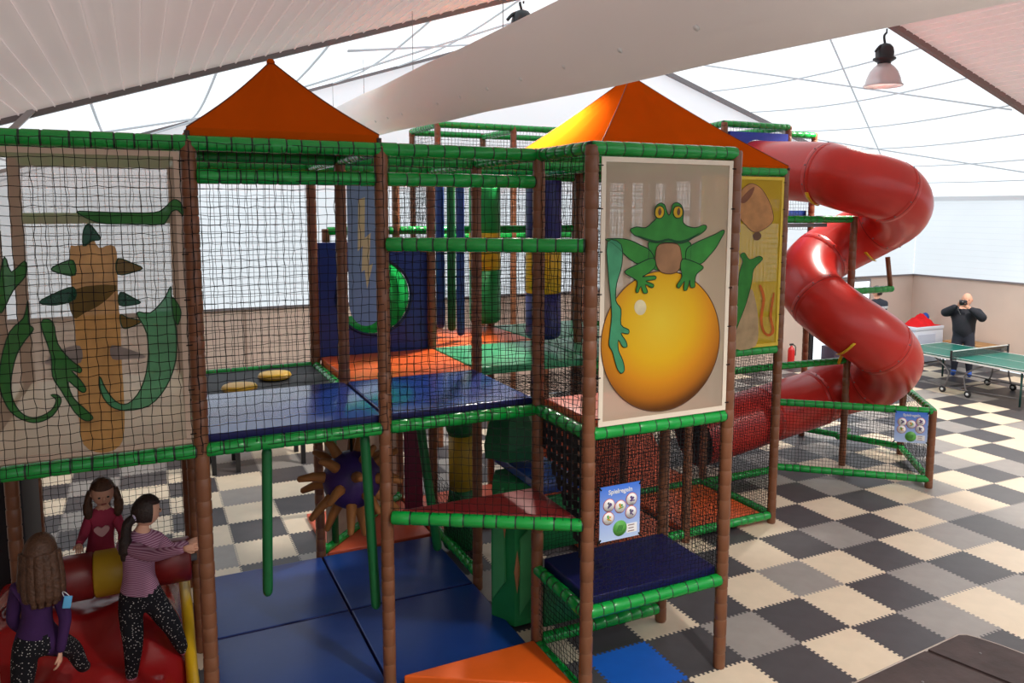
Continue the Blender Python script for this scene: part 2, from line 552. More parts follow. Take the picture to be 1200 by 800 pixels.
# hall lamps, some added out of view for fill
def hall_lamp(x, y, zb, label, lit=True, pw=1.0):
    t = thing('pendant_lamp', label, 'lamp', (x, y, zb), 'bell shaped hall lamps')
    sh = mat('lamp_shade_alu', srgb(205, 190, 190), .35, .5, metal=.3)
    prof = [(.28, 0), (.285, .02), (.262, .03), (.24, .12), (.20, .22), (.145, .29), (.10, .325), (.09, .335)]
    inner = [(.085, .325), (.135, .28), (.19, .21), (.23, .11), (.262, .005), (.28, 0)]
    MB().lathe(inner + prof, (x, y, zb), 28).build('lamp_shade', sh, t)
    MB().lathe([(.095, .335), (.10, .36), (.12, .37), (.165, .40), (.165, .42), (.13, .43), (.135, .50), (.12, .57), (.08, .62), (.03, .64)], (x, y, zb), 18).build('ballast_housing', M_DARK, t)
    MB().ball((x, y, zb + .14), (.09, .09, .10), 14).build('bulb', glow('lit_bulb', (1, .93, .82), 14.0), t)
    MB().tube(spline([(x, y, zb + .62), (x - .03, y, zb + .74), (x + .02, y, zb + .80)]), .018, 6).build('hook', M_DARK, t)
    MB().tube([(x + .02, y, zb + .80), (x + .02, y, roof_z(x) - .05)], .012, 6).build('suspension_rod', M_DARK, t)
    MB().tube(spline([(x, y, zb + .62), (x - .12, y, zb + .58), (x - .2, y, zb + .50)]), .02, 6).build('cable', M_DARK, t)
    if lit:
        ld = bpy.data.lights.new('lamp_light', 'SPOT')
        ld.energy = LAMP_W * pw; ld.spot_size = R(140); ld.spot_blend = .6; ld.shadow_soft_size = .16
        ld.color = (1, .93, .84)
        lo = bpy.data.objects.new('lamp_light', ld)
        COL.objects.link(lo); lo.parent = t; lo.location = (0, 0, .02)
    return t
hall_lamp(5.36, 3.30, 5.58, 'bell shaped lamp hanging from the roof beam above the red slide')
hall_lamp(-.62, 3.62, 5.50, 'bell shaped lamp hanging beside the white duct above the canopies', pw=1.3)
hall_lamp(-1.6, -4.4, 5.2, 'unseen bell lamp added as fill light in front of the frog banner', pw=1.05)  # added outside the view for front fill and floor bounce
hall_lamp(6.4, -3.0, 5.5, 'unseen bell lamp added to light the tile floor near the wooden table')  # added outside the view to brighten the near floor
hall_lamp(10.2, 3.3, 4.6, 'unseen bell lamp added to light the hall above the green table')  # added past the view's edge to lift light at the back
# ================================================================== PLAY STRUCTURE (frame, rails, nets)
PS = thing('play_structure', 'multi level indoor play frame with brown padded posts, green rails and black nets', 'play structure', (-1.0, 1.5, 0))
RP = .05
def padded(name, a, b, r, seg, m, band, parent, n=10, groove=.0032, bq=3):
    a = Vector(a); b = Vector(b); L = (b - a).length; d = (b - a).normalized()
    pts = []; rad = []; rm = []
    s = 0.0
    rnd = random.Random(int((a.x * 31 + a.y * 17 + a.z * 7 + b.x * 13 + b.z) * 100))
    first = True
    while s < L - .02:
        e = min(L, s + seg * rnd.uniform(.75, 1.25))
        if L - e < .04: e = L
        w = r * rnd.uniform(.97, 1.04)
        ks = [(s, r - groove, 0), (s + .010, w, 0), (e - .012, w, 0), (e - .004, r - groove, 1)]
        for q, (x, rr, mm) in enumerate(ks):
            pts.append(a + d * x); rad.append(rr)
            rm.append(1 if q >= bq else 0)
        s = e
    pts.append(b); rad.append(r - groove)
    return MB().tube(pts, rad, n, ringmat=rm).build(name, [m, band], parent)
POSTS = []
def post(x, y, z0=0, z1=ZT):
    POSTS.append((x, y))
    return padded('post', (x, y, z0), (x, y, z1 + .02), RP, .13, M_POST, M_TIE, PS)
def rail(x0, y0, x1, y1, z, z1=None, trim=.04, r=.05):
    a = Vector((x0, y0, z)); b = Vector((x1, y1, z if z1 is None else z1))
    d = (b - a).normalized()
    return padded('rail', a + d * trim, b - d * trim, r, .125, M_GREEN, M_BAND, PS, bq=2)
X, Y = GX, GY
full = [(X[-1], Y[0]), (X[0], Y[0]), (X[1], Y[0]), (X[2], Y[0]), (X[3], Y[0]), (X[2], YB), (X[3], YB),
        (X[-1], Y[1]), (X[0], Y[1]), (X[1], Y[1]), (X[2], Y[1]), (X[3], Y[1]), (X[4], Y[1]), (X[5], Y[1]),
        (X[-1], Y[2]), (X[0], Y[2]), (X[1], Y[2]), (X[2], Y[2]), (X[3], Y[2]), (X[4], Y[2]), (X[5], Y[2]),
        (X[2], Y[3]), (X[3], Y[3]), (X[4], Y[3]), (X[5], Y[3]), (-.50, Y[2] - .35)]
for p in full: post(p[0], p[1], 2.06 if p == (X[1], Y[1]) else 0)
ZU = 4.98
Y5, Y6 = 5.98, 7.20
for x in (X[3], X[4], X[5], X[6]): post(x, Y5, 0, ZU); post(x, Y6, 0, ZU)
for p in ((X[6], Y[3]), (X[7], Y[3]), (X[6] + .08, Y[3] + .5), (X[7], Y5)): post(*p, 0, ZU)
post(4.75, 4.02, 0, ZU - .08)
# top rails
def run(pts, z, **k):
    for a, b in zip(pts, pts[1:]): rail(a[0], a[1], b[0], b[1], z, **k)
run([(X[-1] - 1.0, Y[0]), (X[-1], Y[0]), (X[0], Y[0]), (X[1], Y[0]), (X[2], Y[0])], ZT, trim=.0)
run([(X[2], Y[0]), (X[2], YB), (X[3], YB), (X[3], Y[0])], ZT, trim=.0)
run([(X[2], Y[0]), (X[3], Y[0]), (X[3], Y[1])], ZT)
run([(X[0], Y[1]), (X[1], Y[1]), (X[2], Y[1]), (X[3], Y[1]), (X[4], Y[1])], ZT)
run([(X[4], Y[1]), (X[5], Y[1]), (X[5], Y[2]), (X[5], Y[3])], ZT, trim=.0)
run([(X[0], Y[2]), (X[1], Y[2]), (X[2], Y[2]), (X[3], Y[2]), (X[4], Y[2])], ZT)
run([(X[2], Y[3]), (X[3], Y[3]), (X[4], Y[3]), (X[5], Y[3])], ZT)
for i in (0, 1, 2): run([(X[i], Y[0]), (X[i], Y[1]), (X[i], Y[2])], ZT)
for i in (3, 4): run([(X[i], Y[1]), (X[i], Y[2]), (X[i], Y[3])], ZT)
run([(X[2], Y[2]), (X[2], Y[3])], ZT)
# secondary upper rails
run([(X[0], Y[0]), (X[1], Y[0]), (X[2], Y[0])], 3.925, trim=.045)
rail(X[1] + .02, Y[0] - .06, X[2] - .06, YB - .02, 3.463, trim=0)
run([(-3.02, Y[3]), (X[2], Y[3]), (X[3], Y[3]), (X[4], Y[3])], 3.455)
post(-3.0, Y[3], 0, 3.46)
rail(X[-1], Y[2], X[0], Y[2], 3.63)
run([(X[-1], Y[1]), (X[0], Y[1])], ZT); run([(X[-1], Y[2]), (X[0], Y[2])], ZT)
run([(X[4], Y5), (X[5], Y5)], 3.3); run([(X[3], Y5), (X[4], Y5)], 3.3)
# deck rails
run([(X[-1] - 1.0, Y[0]), (X[-1], Y[0]), (X[0], Y[0]), (X[1], Y[0]), (X[2], Y[0])], ZM, trim=.03)
run([(X[2], Y[0]), (X[2], YB), (X[3], YB), (X[3], Y[0])], ZM, trim=.03)
run([(X[0], Y[2]), (X[1], Y[2]), (X[1], Y[1])], ZM)
run([(X[3], Y[0]), (X[3], Y[1]), (X[4], Y[1]), (X[5], Y[1]), (X[5], Y[2]), (X[5], Y[3])], ZM)
run([(X[2], Y[3]), (X[3], Y[3]), (X[4], Y[3]), (X[5], Y[3])], ZM)
run([(X[0], Y[0]), (X[0], Y[1]), (X[0], Y[2])], ZM)
# lower rails
rail(X[1], Y[0] - .03, X[2], YB, 1.43, trim=.03)
run([(X[2], Y[0]), (X[2], YB), (X[3], YB), (X[3], Y[0])], .755, trim=.02)
rail(X[2], Y[0], X[3], Y[0], .13)
rail(X[2], YB, X[2], Y[0], .10)
rail(X[1], Y[0] - .02, X[2], YB, .03, trim=.05, r=.04)
rail(.10, Y[1], X[4], Y[1], .10); run([(X[4], Y[1]), (X[5], Y[1]), (X[5], Y[2]), (X[4], Y[2])], .10)
rail(X[5], Y[2], X[6], Y[2], .08)
rail(X[1], Y[2], X[2], Y[3], .10); rail(X[2], Y[1], X[2], Y[2], .16)
rail(X[2], Y[1], X[3], Y[2], 1.75, z1=1.2, r=.03)
MB().box((X[2] + .62, Y[0] + .07, .45), (1.05, .04, .52), bevel=.01).build('guard_panel', M_GSOFT, PS)
MB().box((X[2] + .25, Y[0] + .07, 1.10), (.40, .04, .46), bevel=.01).build('guard_panel', M_GSOFT, PS)
# slide tower
run([(X[6] + .08, Y[3] + .5), (X[6], Y[3]), (X[7], Y[3]), (X[7], Y5)], ZU, trim=0)
rail(X[7], Y[3], 4.75, 4.02, ZU - .10, trim=0)
run([(X[3], Y6), (X[3], Y5), (X[4], Y5), (X[5], Y5), (X[6], Y5)], ZU, trim=0)
run([(X[3], Y6), (X[4], Y6), (X[5], Y6), (X[6], Y6)], ZU - .02); rail(X[4], Y5, X[4], Y6, ZU - .04)
run([(X[5], Y[2]), (X[6], Y[2]), (4.15, 2.66)], 3.58, trim=0)
run([(X[5], Y[2]), (X[6], Y[2]), (4.12, 2.66)], 1.555, trim=0)
rail(4.12, 2.66, 5.08, 2.70, 2.55, trim=.03); rail(X[6], Y[3], 4.1, Y[3], 2.08)
rail(X[6], Y[2], X[6] + .5, Y[2] + .5, 3.1, z1=3.5, r=.035)
post(4.13, 2.64, 0, 3.60); post(X[6], Y[2], 0, 3.6)
MB().box((3.30, Y[2] - .01, 3.50), (.75, .08, .05)).build('steel_bar', M_STEEL, PS)
# fence round the slide foot (diamond)
FA, FB_, FC, FD = (X[6], Y[2]), (4.43, 1.47), (5.36, 2.64), (4.75, 4.02)
for p in (FB_, FC): post(p[0], p[1], 0, 1.04)
for z in (.12, 1.05): run([FA, FB_, FC, FD], z, trim=.0)
MB().tube([(4.18, 2.66, 1.0), (4.78, 3.2, .12)], .04, 8).build('brace', M_POST, PS)
rail(4.35, 2.95, 4.9, 3.2, .30, r=.04)

# nets: shared meshes by size
NETS = {}
def net_mesh(w, h, cell=.058, r=.0024, seed=0):
    key = (round(w, 2), round(h, 2), cell)
    if key in NETS: return NETS[key]
    nu = max(2, int(round(w / cell)) + 1); nv = max(2, int(round(h / cell)) + 1)
    rng = np.random.default_rng(nu * 100 + nv)
    u = np.linspace(0, w, nu)[:, None] + np.zeros((1, nv)); v = np.linspace(0, h, nv)[None, :] + np.zeros((nu, 1))
    j = rng.normal(0, .0030, (nu, nv, 3)); j[..., 1] *= 1.6
    belly = np.sin(np.pi * u / w) * np.sin(np.pi * v / h)
    P = np.stack([u, .012 * belly, v], -1) + j
    edge = np.ones((nu, nv)); 
    ang = [math.pi / 2, math.pi * 7 / 6, math.pi * 11 / 6]
    V = []; F = []
    base = 0
    for d in (0, 1):
        offs = [np.array([0, math.sin(a), math.cos(a)]) * r for a in ang] if d == 0 else [np.array([math.cos(a), math.sin(a), 0]) * r for a in ang]
        A = np.stack([P + o for o in offs], 2)      # nu,nv,3,3
        V.append(A.reshape(-1, 3))
        idx = (np.arange(nu * nv * 3).reshape(nu, nv, 3)) + base
        if d == 0: a, b = idx[:-1], idx[1:]
        else: a, b = idx[:, :-1], idx[:, 1:]
        for q in range(3):
            q2 = (q + 1) % 3
            F.append(np.stack([a[..., q], a[..., q2], b[..., q2], b[..., q]], -1).reshape(-1, 4))
        base += nu * nv * 3
    V = np.concatenate(V); F = np.concatenate(F)
    me = bpy.data.meshes.new('safety_net')
    me.from_pydata(V.tolist(), [], F.tolist())
    me.materials.append(M_NET)
    NETS[key] = me
    return me
def net(x0, y0, x1, y1, z0, z1, cell=.058, name='safety_net', off=0.0, parent=None):
    d = Vector((x1 - x0, y1 - y0, 0)); L = d.length
    me = net_mesh(L, z1 - z0, cell)
    a = math.atan2(d.y, d.x)
    n = Vector((math.sin(a), -math.cos(a), 0)) * off
    return inst(name, me, parent or PS, Vector((x0, y0, z0)) + n, (0, 0, a))
def flat_net(x0, y0, x1, y1, z, cell=.058):
    me = net_mesh(abs(x1 - x0), abs(y1 - y0), cell)
    return inst('floor_net', me, PS, (x0, y1, z), (R(90), 0, 0))
# upper front
net(X[-1], Y[0], X[0], Y[0], ZM, ZT, off=.092)
net(X[0], Y[0], X[1], Y[0], ZM, ZT, off=.052); net(X[1], Y[0], X[2], Y[0], ZM, ZT)
net(X[1], Y[0], X[2], YB, 1.45, 3.46, off=.03)
net(X[2], YB, X[2], Y[0], ZM, ZT); net(X[2], YB, X[3], YB, ZM, ZT, off=-.03)
net(X[3], YB, X[3], Y[0], ZM, ZT); net(X[3], Y[0], X[3], Y[1], ZM, ZT)
net(X[4], Y[1], X[5], Y[1], ZM, ZT, off=-.03); net(X[3], Y[1], X[4], Y[1], ZM, ZT)
net(X[5], Y[1], X[5], Y[2], ZM, ZT); net(X[5], Y[2], X[5], Y[3], ZM, ZT)
# upper back
net(X[0], Y[2], X[1], Y[2], ZM, ZT); net(X[-1], Y[2], X[0], Y[2], ZM, ZT); net(X[0], Y[0], X[0], Y[1], ZM, ZT); net(X[0], Y[1], X[0], Y[2], ZM, ZT)
for i in (2, 3, 4): net(X[i], Y[3], X[i + 1], Y[3], ZM, ZT)
net(-3.0, Y[3], X[2], Y[3], ZM, 3.45)
net(X[2], Y[2], X[2], Y[3], ZM, ZT)
for i in (3, 4, 5): net(X[i], Y5, X[i + 1], Y5, ZM, ZU - .05); net(X[i], Y6, X[i + 1], Y6, ZM, ZU - .05)
net(X[3], Y5, X[3], Y6, ZM, ZU - .05); net(X[6], Y[3], X[7], Y[3], 3.5, ZU); net(X[7], Y[3], 4.75, 4.02, 3.4, ZU - .1)
# lower
net(X[2], YB, X[3], YB, .80, ZM, .034); net(X[3], YB, X[3], Y[0], .80, ZM, .034); net(X[3], Y[0], X[3], Y[1], .1, ZM, .034); net(X[2], Y[0], X[3], Y[0], .86, ZM, .034)
net(X[4], Y[1], X[5], Y[1], .12, ZM, .034); net(X[5], Y[1], X[5], Y[2], .12, ZM, .034); net(X[5], Y[2], X[5], Y[3], .12, ZM, .034); net(X[2], YB, X[2], Y[0], .1, .75, .045)
net(X[3], Y[1], X[4], Y[1], .12, ZM, .034); net(X[2], Y[1], X[2], Y[2], .16, .8, .045)
net(X[-1], Y[2], X[0], Y[2], .3, ZM)
net(X[3], Y[2], X[4], Y[2], .1, ZM, .045)
net(*FA, *FB_, .12, 1.05, .045); net(*FB_, *FC, .12, 1.05, .045); net(*FC, *FD, .12, 1.05, .045)
MB().box(((X[0] + X[1]) / 2, (Y[1] + Y[2]) / 2, 2.125), (1.267 - .11, 1.267 - .11, .012), bevel=.004).build('trampoline_sheet', mat('black_trampoline_sheet', srgb(40, 43, 50), .6, .3, .1, 20, .1, 60), PS)
flat_net(X[2] + .05, Y[0] + .04, X[3] - .05, Y[1] - .05, 2.10, .045)

# strap wall between bench bay and the stepped climb: black webbing with an arched opening
wb_ = MB()
wx = X[2] + .03
y0w, y1w = YB + .06, Y[0] - .06
def arch(yv):      # lower edge of the webbing
    t = (yv - y0w) / (y1w - y0w)
    return .95 + .85 * max(0, t) ** .8
for q in range(9):
    yv = y0w + (y1w - y0w) * q / 8
    za = arch(yv)
    wb_.box((wx, yv, (za + ZM - .05) / 2), (.006, .052, ZM - .05 - za))
for q in range(13):
    zv = .98 + q * .088
    ya = y0w
    yb = y0w + (y1w - y0w) * min(1, max(0, (zv - .95) / .85)) ** 1.25
    if yb - ya > .05:
        wb_.box((wx + .007, (ya + yb) / 2, zv), (.006, yb - ya, .05))
wb_.build('strap_webbing', mat('black_webbing', srgb(18, 18, 22), .7), PS)

# ================================================================== MATS ON THE DECKS AND THE FLOOR
def cushion(name, poly, z0, z1, m, label, cat='mat', edge=None, group=None, puff=.012):
    """vinyl covered foam pad with rounded edges and welt line"""
    bm = bmesh.new()
    vs = [bm.verts.new((p[0], p[1], z0)) for p in poly]
    f = bm.faces.new(vs)
    r = bmesh.ops.extrude_face_region(bm, geom=[f])
    tv = [g for g in r['geom'] if isinstance(g, bmesh.types.BMVert)]
    for v in tv: v.co.z = z1
    bmesh.ops.recalc_face_normals(bm, faces=bm.faces)
    bmesh.ops.bevel(bm, geom=list(bm.edges), offset=min(.014, (z1 - z0) * .3), segments=2, affect='EDGES', profile=.7)
    top = [f for f in bm.faces if f.normal.z > .99 and f.calc_area() > .02]
    bm.verts.index_update()
    mb = MB()
    mi = [1 if (abs(f.normal.z) < .6 and edge is not None) else 0 for f in bm.faces]
    mb.add([v.co.copy() for v in bm.verts], [[v.index for v in f.verts] for f in bm.faces], mi, True)
    bm.free()
    return tag(mb.build(name, [m, edge or m]), label, cat, group)
def rect(x0, x1, y0, y1): return [(x0, y0), (x1, y0), (x1, y1), (x0, y1)]
e = .012
cushion('deck_mat', rect(X[0] + .03, X[1] - e, Y[0] + .03, Y[1] - .0), 2.12, 2.20, M_BLUE, 'shiny blue deck mat in front of the black net floor with yellow discs', edge=M_DBLUE)
cushion('deck_mat', rect(X[1] + e, X[2] - .03, Y[0] + .03, Y[1] - e), 2.12, 2.20, M_BLUE, 'shiny blue deck mat in front of the orange deck mat', edge=M_DBLUE)
cushion('deck_mat', rect(X[1] + .05, X[2] - e, Y[1] + e, Y[2] - .03), 2.12, 2.20, M_ORANGE, 'orange deck mat in front of the blue panel with the round hole')
cushion('deck_mat', rect(X[2] + e, X[3] - e, Y[1] + .05, Y[2] - e), 2.12, 2.20, M_MINT, 'pale green deck mat between the orange deck mats')
cushion('deck_mat', rect(X[2] + .05, X[3] - e, Y[2] + e, Y[3] - .05), 2.12, 2.20, M_ORANGE, 'orange deck mat below the hanging blue and green foam poles')
cushion('deck_mat', rect(X[3] + e, X[4] - e, Y[2] + e, Y[3] - .05), 2.12, 2.20, M_MINT, 'pale green deck mat behind the blue and yellow punch bag')
cushion('deck_mat', rect(X[3] + e, X[4] - .05, Y[1] + .05, Y[2] - e), 2.12, 2.20, M_MINT, 'pale green deck mat behind the frog banner')
cushion('deck_mat', rect(X[2] + .05, X[3] - .05, YB + .05, Y[0] - .03), 2.12, 2.20, M_SALMON, 'salmon deck mat behind the frog banner')
cushion('deck_mat', rect(X[4] + .05, X[5] - .05, Y[1] + .05, Y[2] - .05), 2.12, 2.20, M_DBLUE, 'navy deck mat behind the yellow banner with the green foot')
cushion('deck_mat', rect(X[6] + .05, 4.70, Y[3] + .05, Y5 - .1), 3.60, 3.70, M_BLUE, 'blue deck mat at the top of the red tube slide')
for i, txt in ((-2, 'unseen beige deck mat added beyond the lizard banner to shade the bay below'), (-1, 'beige deck mat behind the lizard banner')):
    xa = X[0] + 1.267 * i
    cushion('deck_mat', rect(xa + .03, xa + 1.24, Y[0] + .05, Y[2] - .04), 2.10, 2.18, mat('beige_vinyl', srgb(206, 190, 160), .5), txt)  # mats added to shade the bay below, the outer one unseen
def tri(inset=.05): return [(X[1] + .10, Y[0] - .035), (X[2] - .05, YB + .07), (X[2] - .05, Y[0] - .04)]
cushion('climbing_step', tri(), 1.40, 1.475, M_REDV, 'dark red triangular step between the brown posts, half way up')
cushion('climbing_step', [(X[1] + .10, Y[0] - .03), (X[2] - .04, YB + .08), (X[2] - .04, Y[0] - .02)], .02, .15, M_ORANGE, 'orange triangular step on the floor beside the navy bench')
cushion('bench_mat', rect(X[2] + .05, X[3] - .03, YB + .04, Y[0] - .03), .75, .85, M_DBLUE, 'navy padded bench step below the frog banner')
cushion('bench_mat', rect(X[2] + .06, X[2] + .45, Y[0] + .05, Y[1] - .25), 1.36, 1.44, M_BLUE, 'blue padded step behind the black strap wall')
for (i, j), txt in (((0, 0), 'front blue floor mat beside the girl in the striped jumper'), ((1, 0), 'front blue floor mat beside the orange triangular step'),
                    ((0, 1), 'rear blue floor mat below the yellow discs'), ((1, 1), 'rear blue floor mat below the spiked ball')):
    cushion('floor_mat', rect(X[i] + .01 + (.05 if i == 0 else 0), X[i + 1] - .01 - (.04 if i == 1 else 0), Y[j] + .01, Y[j + 1] - .01 - (.04 if j == 1 else 0)), .005, .07, M_FBLUE, txt, edge=M_DBLUE)
cushion('floor_mat', rect(X[1] + .08, X[2] - .02, Y[2] + .04, Y[3] - .04), .005, .06, M_SALMON, 'salmon floor mat behind the spiked ball')
cushion('floor_mat', rect(X[2] + .02, X[3] - .02, Y[2] + .04, Y[3] - .04), .005, .06, M_SALMON, 'salmon floor mat behind the yellow foam pillar')
cushion('floor_mat', rect(X[4] + .06, X[5] - .07, Y[1] + .02, Y[2] - .06), .03, .10, M_ORANGE, 'orange floor mat below the yellow banner with the green foot')
cushion('floor_mat', rect(X[3] + .06, X[4] - .06, Y[1] + .06, Y[2] - .06), .03, .10, M_ORANGE, 'orange floor mat behind the navy bench step')
cushion('floor_mat', rect(X[3] + .06, X[5] - .06, Y[2] + .06, Y[3] - .06), .03, .10, M_ORANGE, 'long orange floor mat beside the slide exit')
rm = MB()
rm.prism([(Y[2] + .1, .10), (Y[3] - .1, 1.15), (Y[3] - .1, 1.05), (Y[2] + .2, .02)], 'x', X[3] + .1, X[4] + .9)
tag(rm.build('climbing_ramp', mat('orange_ramp', srgb(196, 78, 34), .5, .4, .2, 12, .3, 30)), 'orange textured climbing ramp seen through the nets behind the bench', 'ramp')
# ================================================================== SLIDE
C = Vector((4.12, 2.65)); RS = .575; TR_ = .42
kth = [180, 270, 360, 450, 540, 630, 720, 810]
kz = [4.20, 3.95, 3.52, 2.99, 2.45, 1.86, 1.22, .86]
def sl_p(th): 
    return Vector((C.x + RS * math.cos(R(th)), C.y + RS * math.sin(R(th)), float(np.interp(th, kth, kz))))
raw = [Vector((C.x - RS, 4.05, 4.34)), Vector((C.x - RS, 3.70, 4.30)), Vector((C.x - RS, 3.2, 4.26))]
raw += [sl_p(t) for t in range(180, 811, 30)]
e_ = raw[-1]
raw += [e_ + Vector((-s, 0, -.14 * s)) for s in (.5, 1.0, 1.6, 2.25)]
cl = spline(raw, 6)
M_SLIDE = mat('red_slide_plastic', srgb(196, 44, 36), .30, .5, .10, 1.2)
SLD = thing('tube_slide', 'red spiral tube slide winding down around a brown post', 'slide', (C.x, C.y, 0))
step = 6
joints = [0, 3 * step, 6 * step, 9 * step, 12 * step, 15 * step, 18 * step, 21 * step, 24 * step, 26 * step, len(cl) - 1]
for a, b in zip(joints, joints[1:]):
    MB().tube(cl[a:b + 1], TR_, 32, caps=False).build('tube_section', M_SLIDE, SLD)
    if b < len(cl) - 1:
        d = (cl[b + 1] - cl[b - 1]).normalized()
        MB().tube([cl[b] - d * .06, cl[b] - d * .055, cl[b] - d * .004, cl[b] + d * .004, cl[b] + d * .05, cl[b] + d * .055],
                  [TR_, TR_ + .004, TR_ + .004, TR_ + .004, TR_ + .003, TR_], 32, caps=False, ringmat=[0, 0, 1, 0, 0]).build('joint_flange', [M_SLIDE, mat('dark_joint', srgb(60, 8, 8), .6)], SLD)
        # bolts
        N = d.orthogonal().normalized(); B = d.cross(N)
        mb = MB()
        for q in range(10):
            ang = 2 * math.pi * q / 10 + .2
            mb.ball(cl[b] - d * .03 + (N * math.cos(ang) + B * math.sin(ang)) * (TR_ + .003), .011, 6)
        tag(mb.build('bolt', M_STEEL, SLD), kind='stuff')
# inner wall of the exit
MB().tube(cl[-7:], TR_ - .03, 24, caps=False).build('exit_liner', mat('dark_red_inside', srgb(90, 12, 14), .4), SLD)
# yellow clamps and struts to the centre post
def clamp(th, a0, a1):
    p = sl_p(th); q = sl_p(th + 2); d = (q - p).normalized()
    outw = Vector((p.x - C.x, p.y - C.y, 0)).normalized(); u_ = outw.cross(d).normalized()
    pts = [p + (outw * math.cos(R(a)) + u_ * math.sin(R(a))) * (TR_ + .012) for a in range(a0, a1 + 1, 12)]
    return MB().tube(pts, .028, 6, flat=.35).build('yellow_clamp', M_YEL, SLD)
clamp(592, -84, -20); clamp(185, -84, -30); clamp(390, -140, -85)
MB().tube([(4.95, 2.72, 3.02), (5.02, 2.70, 2.58)], .035, 8).build('support_strut', M_POST, SLD)
MB().tube([(3.62, 2.2, 1.98), (3.75, 2.45, 1.58)], .022, 6).build('support_strut', M_YEL, SLD)
# blue entry panel with the round hole, and its deck guard
pnl = MB()
cx, cz, hr = C.x - RS, 4.32, .445
x0, x1, z0, z1 = X[6] + .06, X[7] - .06, 3.7, 4.87
def holed(mb, cx, cz, hr, x0, x1, z0, z1, ya, yb, n=32, mi=0):
    ring = [(cx + hr * math.cos(2 * math.pi * q / n), cz + hr * math.sin(2 * math.pi * q / n)) for q in range(n)]
    def edge(a):
        c, s = math.cos(a), math.sin(a)
        t = min([((x1 - cx) / c) if c > 1e-6 else 9e9, ((x0 - cx) / c) if c < -1e-6 else 9e9, ((z1 - cz) / s) if s > 1e-6 else 9e9, ((z0 - cz) / s) if s < -1e-6 else 9e9])
        return (cx + c * t, cz + s * t)
    angs = sorted([2 * math.pi * q / n for q in range(n)] + [math.atan2(zz - cz, xx - cx) % (2 * math.pi) for xx in (x0, x1) for zz in (z0, z1)])
    inner = [(cx + hr * math.cos(a), cz + hr * math.sin(a)) for a in angs]
    outer = [edge(a) for a in angs]
    m = len(angs)
    vs = [(p[0], ya, p[1]) for p in inner] + [(p[0], ya, p[1]) for p in outer] + [(p[0], yb, p[1]) for p in inner] + [(p[0], yb, p[1]) for p in outer]
    fs = []
    for i in range(m):
        j = (i + 1) % m
        fs += [(i, j, m + j, m + i), (2 * m + i, 3 * m + i, 3 * m + j, 2 * m + j), (i, 2 * m + i, 2 * m + j, j), (m + i, m + j, 3 * m + j, 3 * m + i)]
    mb.add(vs, fs, mi)
holed(pnl, cx, cz, hr, x0, x1, z0, z1, Y[3] - .06, Y[3] - .01)
tag(pnl.build('slide_entry_panel', mat('royal_blue_panel', srgb(38, 66, 178), .45, .4, .05)), 'blue panel with a round hole where the red tube slide starts', 'panel')

# ================================================================== CANOPIES
def canopy(name, x0, x1, y0, y1, zb, za, label, sag=.12):
    t = thing(name, label, 'canopy', ((x0 + x1) / 2, (y0 + y1) / 2, zb), 'orange pyramid canopies')
    ap = Vector(((x0 + x1) / 2, (y0 + y1) / 2, za))
    cs = [Vector((x0, y0, zb)), Vector((x1, y0, zb)), Vector((x1, y1, zb)), Vector((x0, y1, zb))]
    for i in range(4):
        a, b = cs[i], cs[(i + 1) % 4]
        n = 12; vs = []; fs = []
        nrm = (b - a).cross(ap - a).normalized()
        for r_ in range(n + 1):
            tt = r_ / n
            l = a.lerp(ap, tt); rr_ = b.lerp(ap, tt)
            drop = -sag * math.sin(math.pi * min(1, tt * 1.0)) * .55
            for q in range(n + 1):
                p = l.lerp(rr_, q / n)
                w = .012 * math.sin(q * 2.3 + i) * math.sin(tt * 3.1) * math.sin(math.pi * q / n)
                vs.append(p + Vector((0, 0, drop)) + nrm * (-.02 * math.sin(math.pi * q / n) * (1 - tt) + w))
        k = len(vs)
        vs += [v - nrm * .006 for v in vs]
        w_ = n + 1
        for r_ in range(n):
            for q in range(n):
                f = (r_ * w_ + q, r_ * w_ + q + 1, (r_ + 1) * w_ + q + 1, (r_ + 1) * w_ + q)
                fs.append(f); fs.append(tuple(k + m_ for m_ in f[::-1]))
        mb = MB(); mb.add(vs, fs, 0, True)
        # hem flap
        mb.add([a, b, b - Vector((0, 0, .10)), a - Vector((0, 0, .10)), a - nrm * .006, b - nrm * .006, b - nrm * .006 - Vector((0, 0, .10)), a - nrm * .006 - Vector((0, 0, .10))],
               [(0, 3, 2, 1), (4, 5, 6, 7), (3, 7, 6, 2), (0, 1, 5, 4), (1, 2, 6, 5), (0, 4, 7, 3)])
        mb.build('canopy_side', M_TENT, t)
        hip = [a.lerp(ap, s / 12) + Vector((0, 0, -sag * math.sin(math.pi * s / 12) * .55 + .002)) for s in range(13)]
        MB().tube(hip, .005, 6).build('hip_seam', mat('brown_seam', srgb(120, 60, 24), .6), t)
        MB().tube([a + Vector((0, 0, -.02)), Vector((a.x, a.y, ZT + .02))], .018, 6).build('corner_strap', M_TRIM, t)
    MB().lathe([(.03, -.02), (.03, .0), (.02, .015), (.0, .02)], ap, 10).build('peak_cap', M_TENT, t)
    return t
canopy('pyramid_canopy', X[0] + .0, X[1] + .0, Y[0] + .03, Y[1] + .03, 4.235, 4.80, 'small orange pyramid canopy above the lizard banner end of the frame', .05)
canopy('pyramid_canopy', X[3] - .02, X[5] + .03, Y[1] - .02, Y[3] + .02, 4.20, 5.30, 'large orange pyramid canopy above the frog banner', .06)

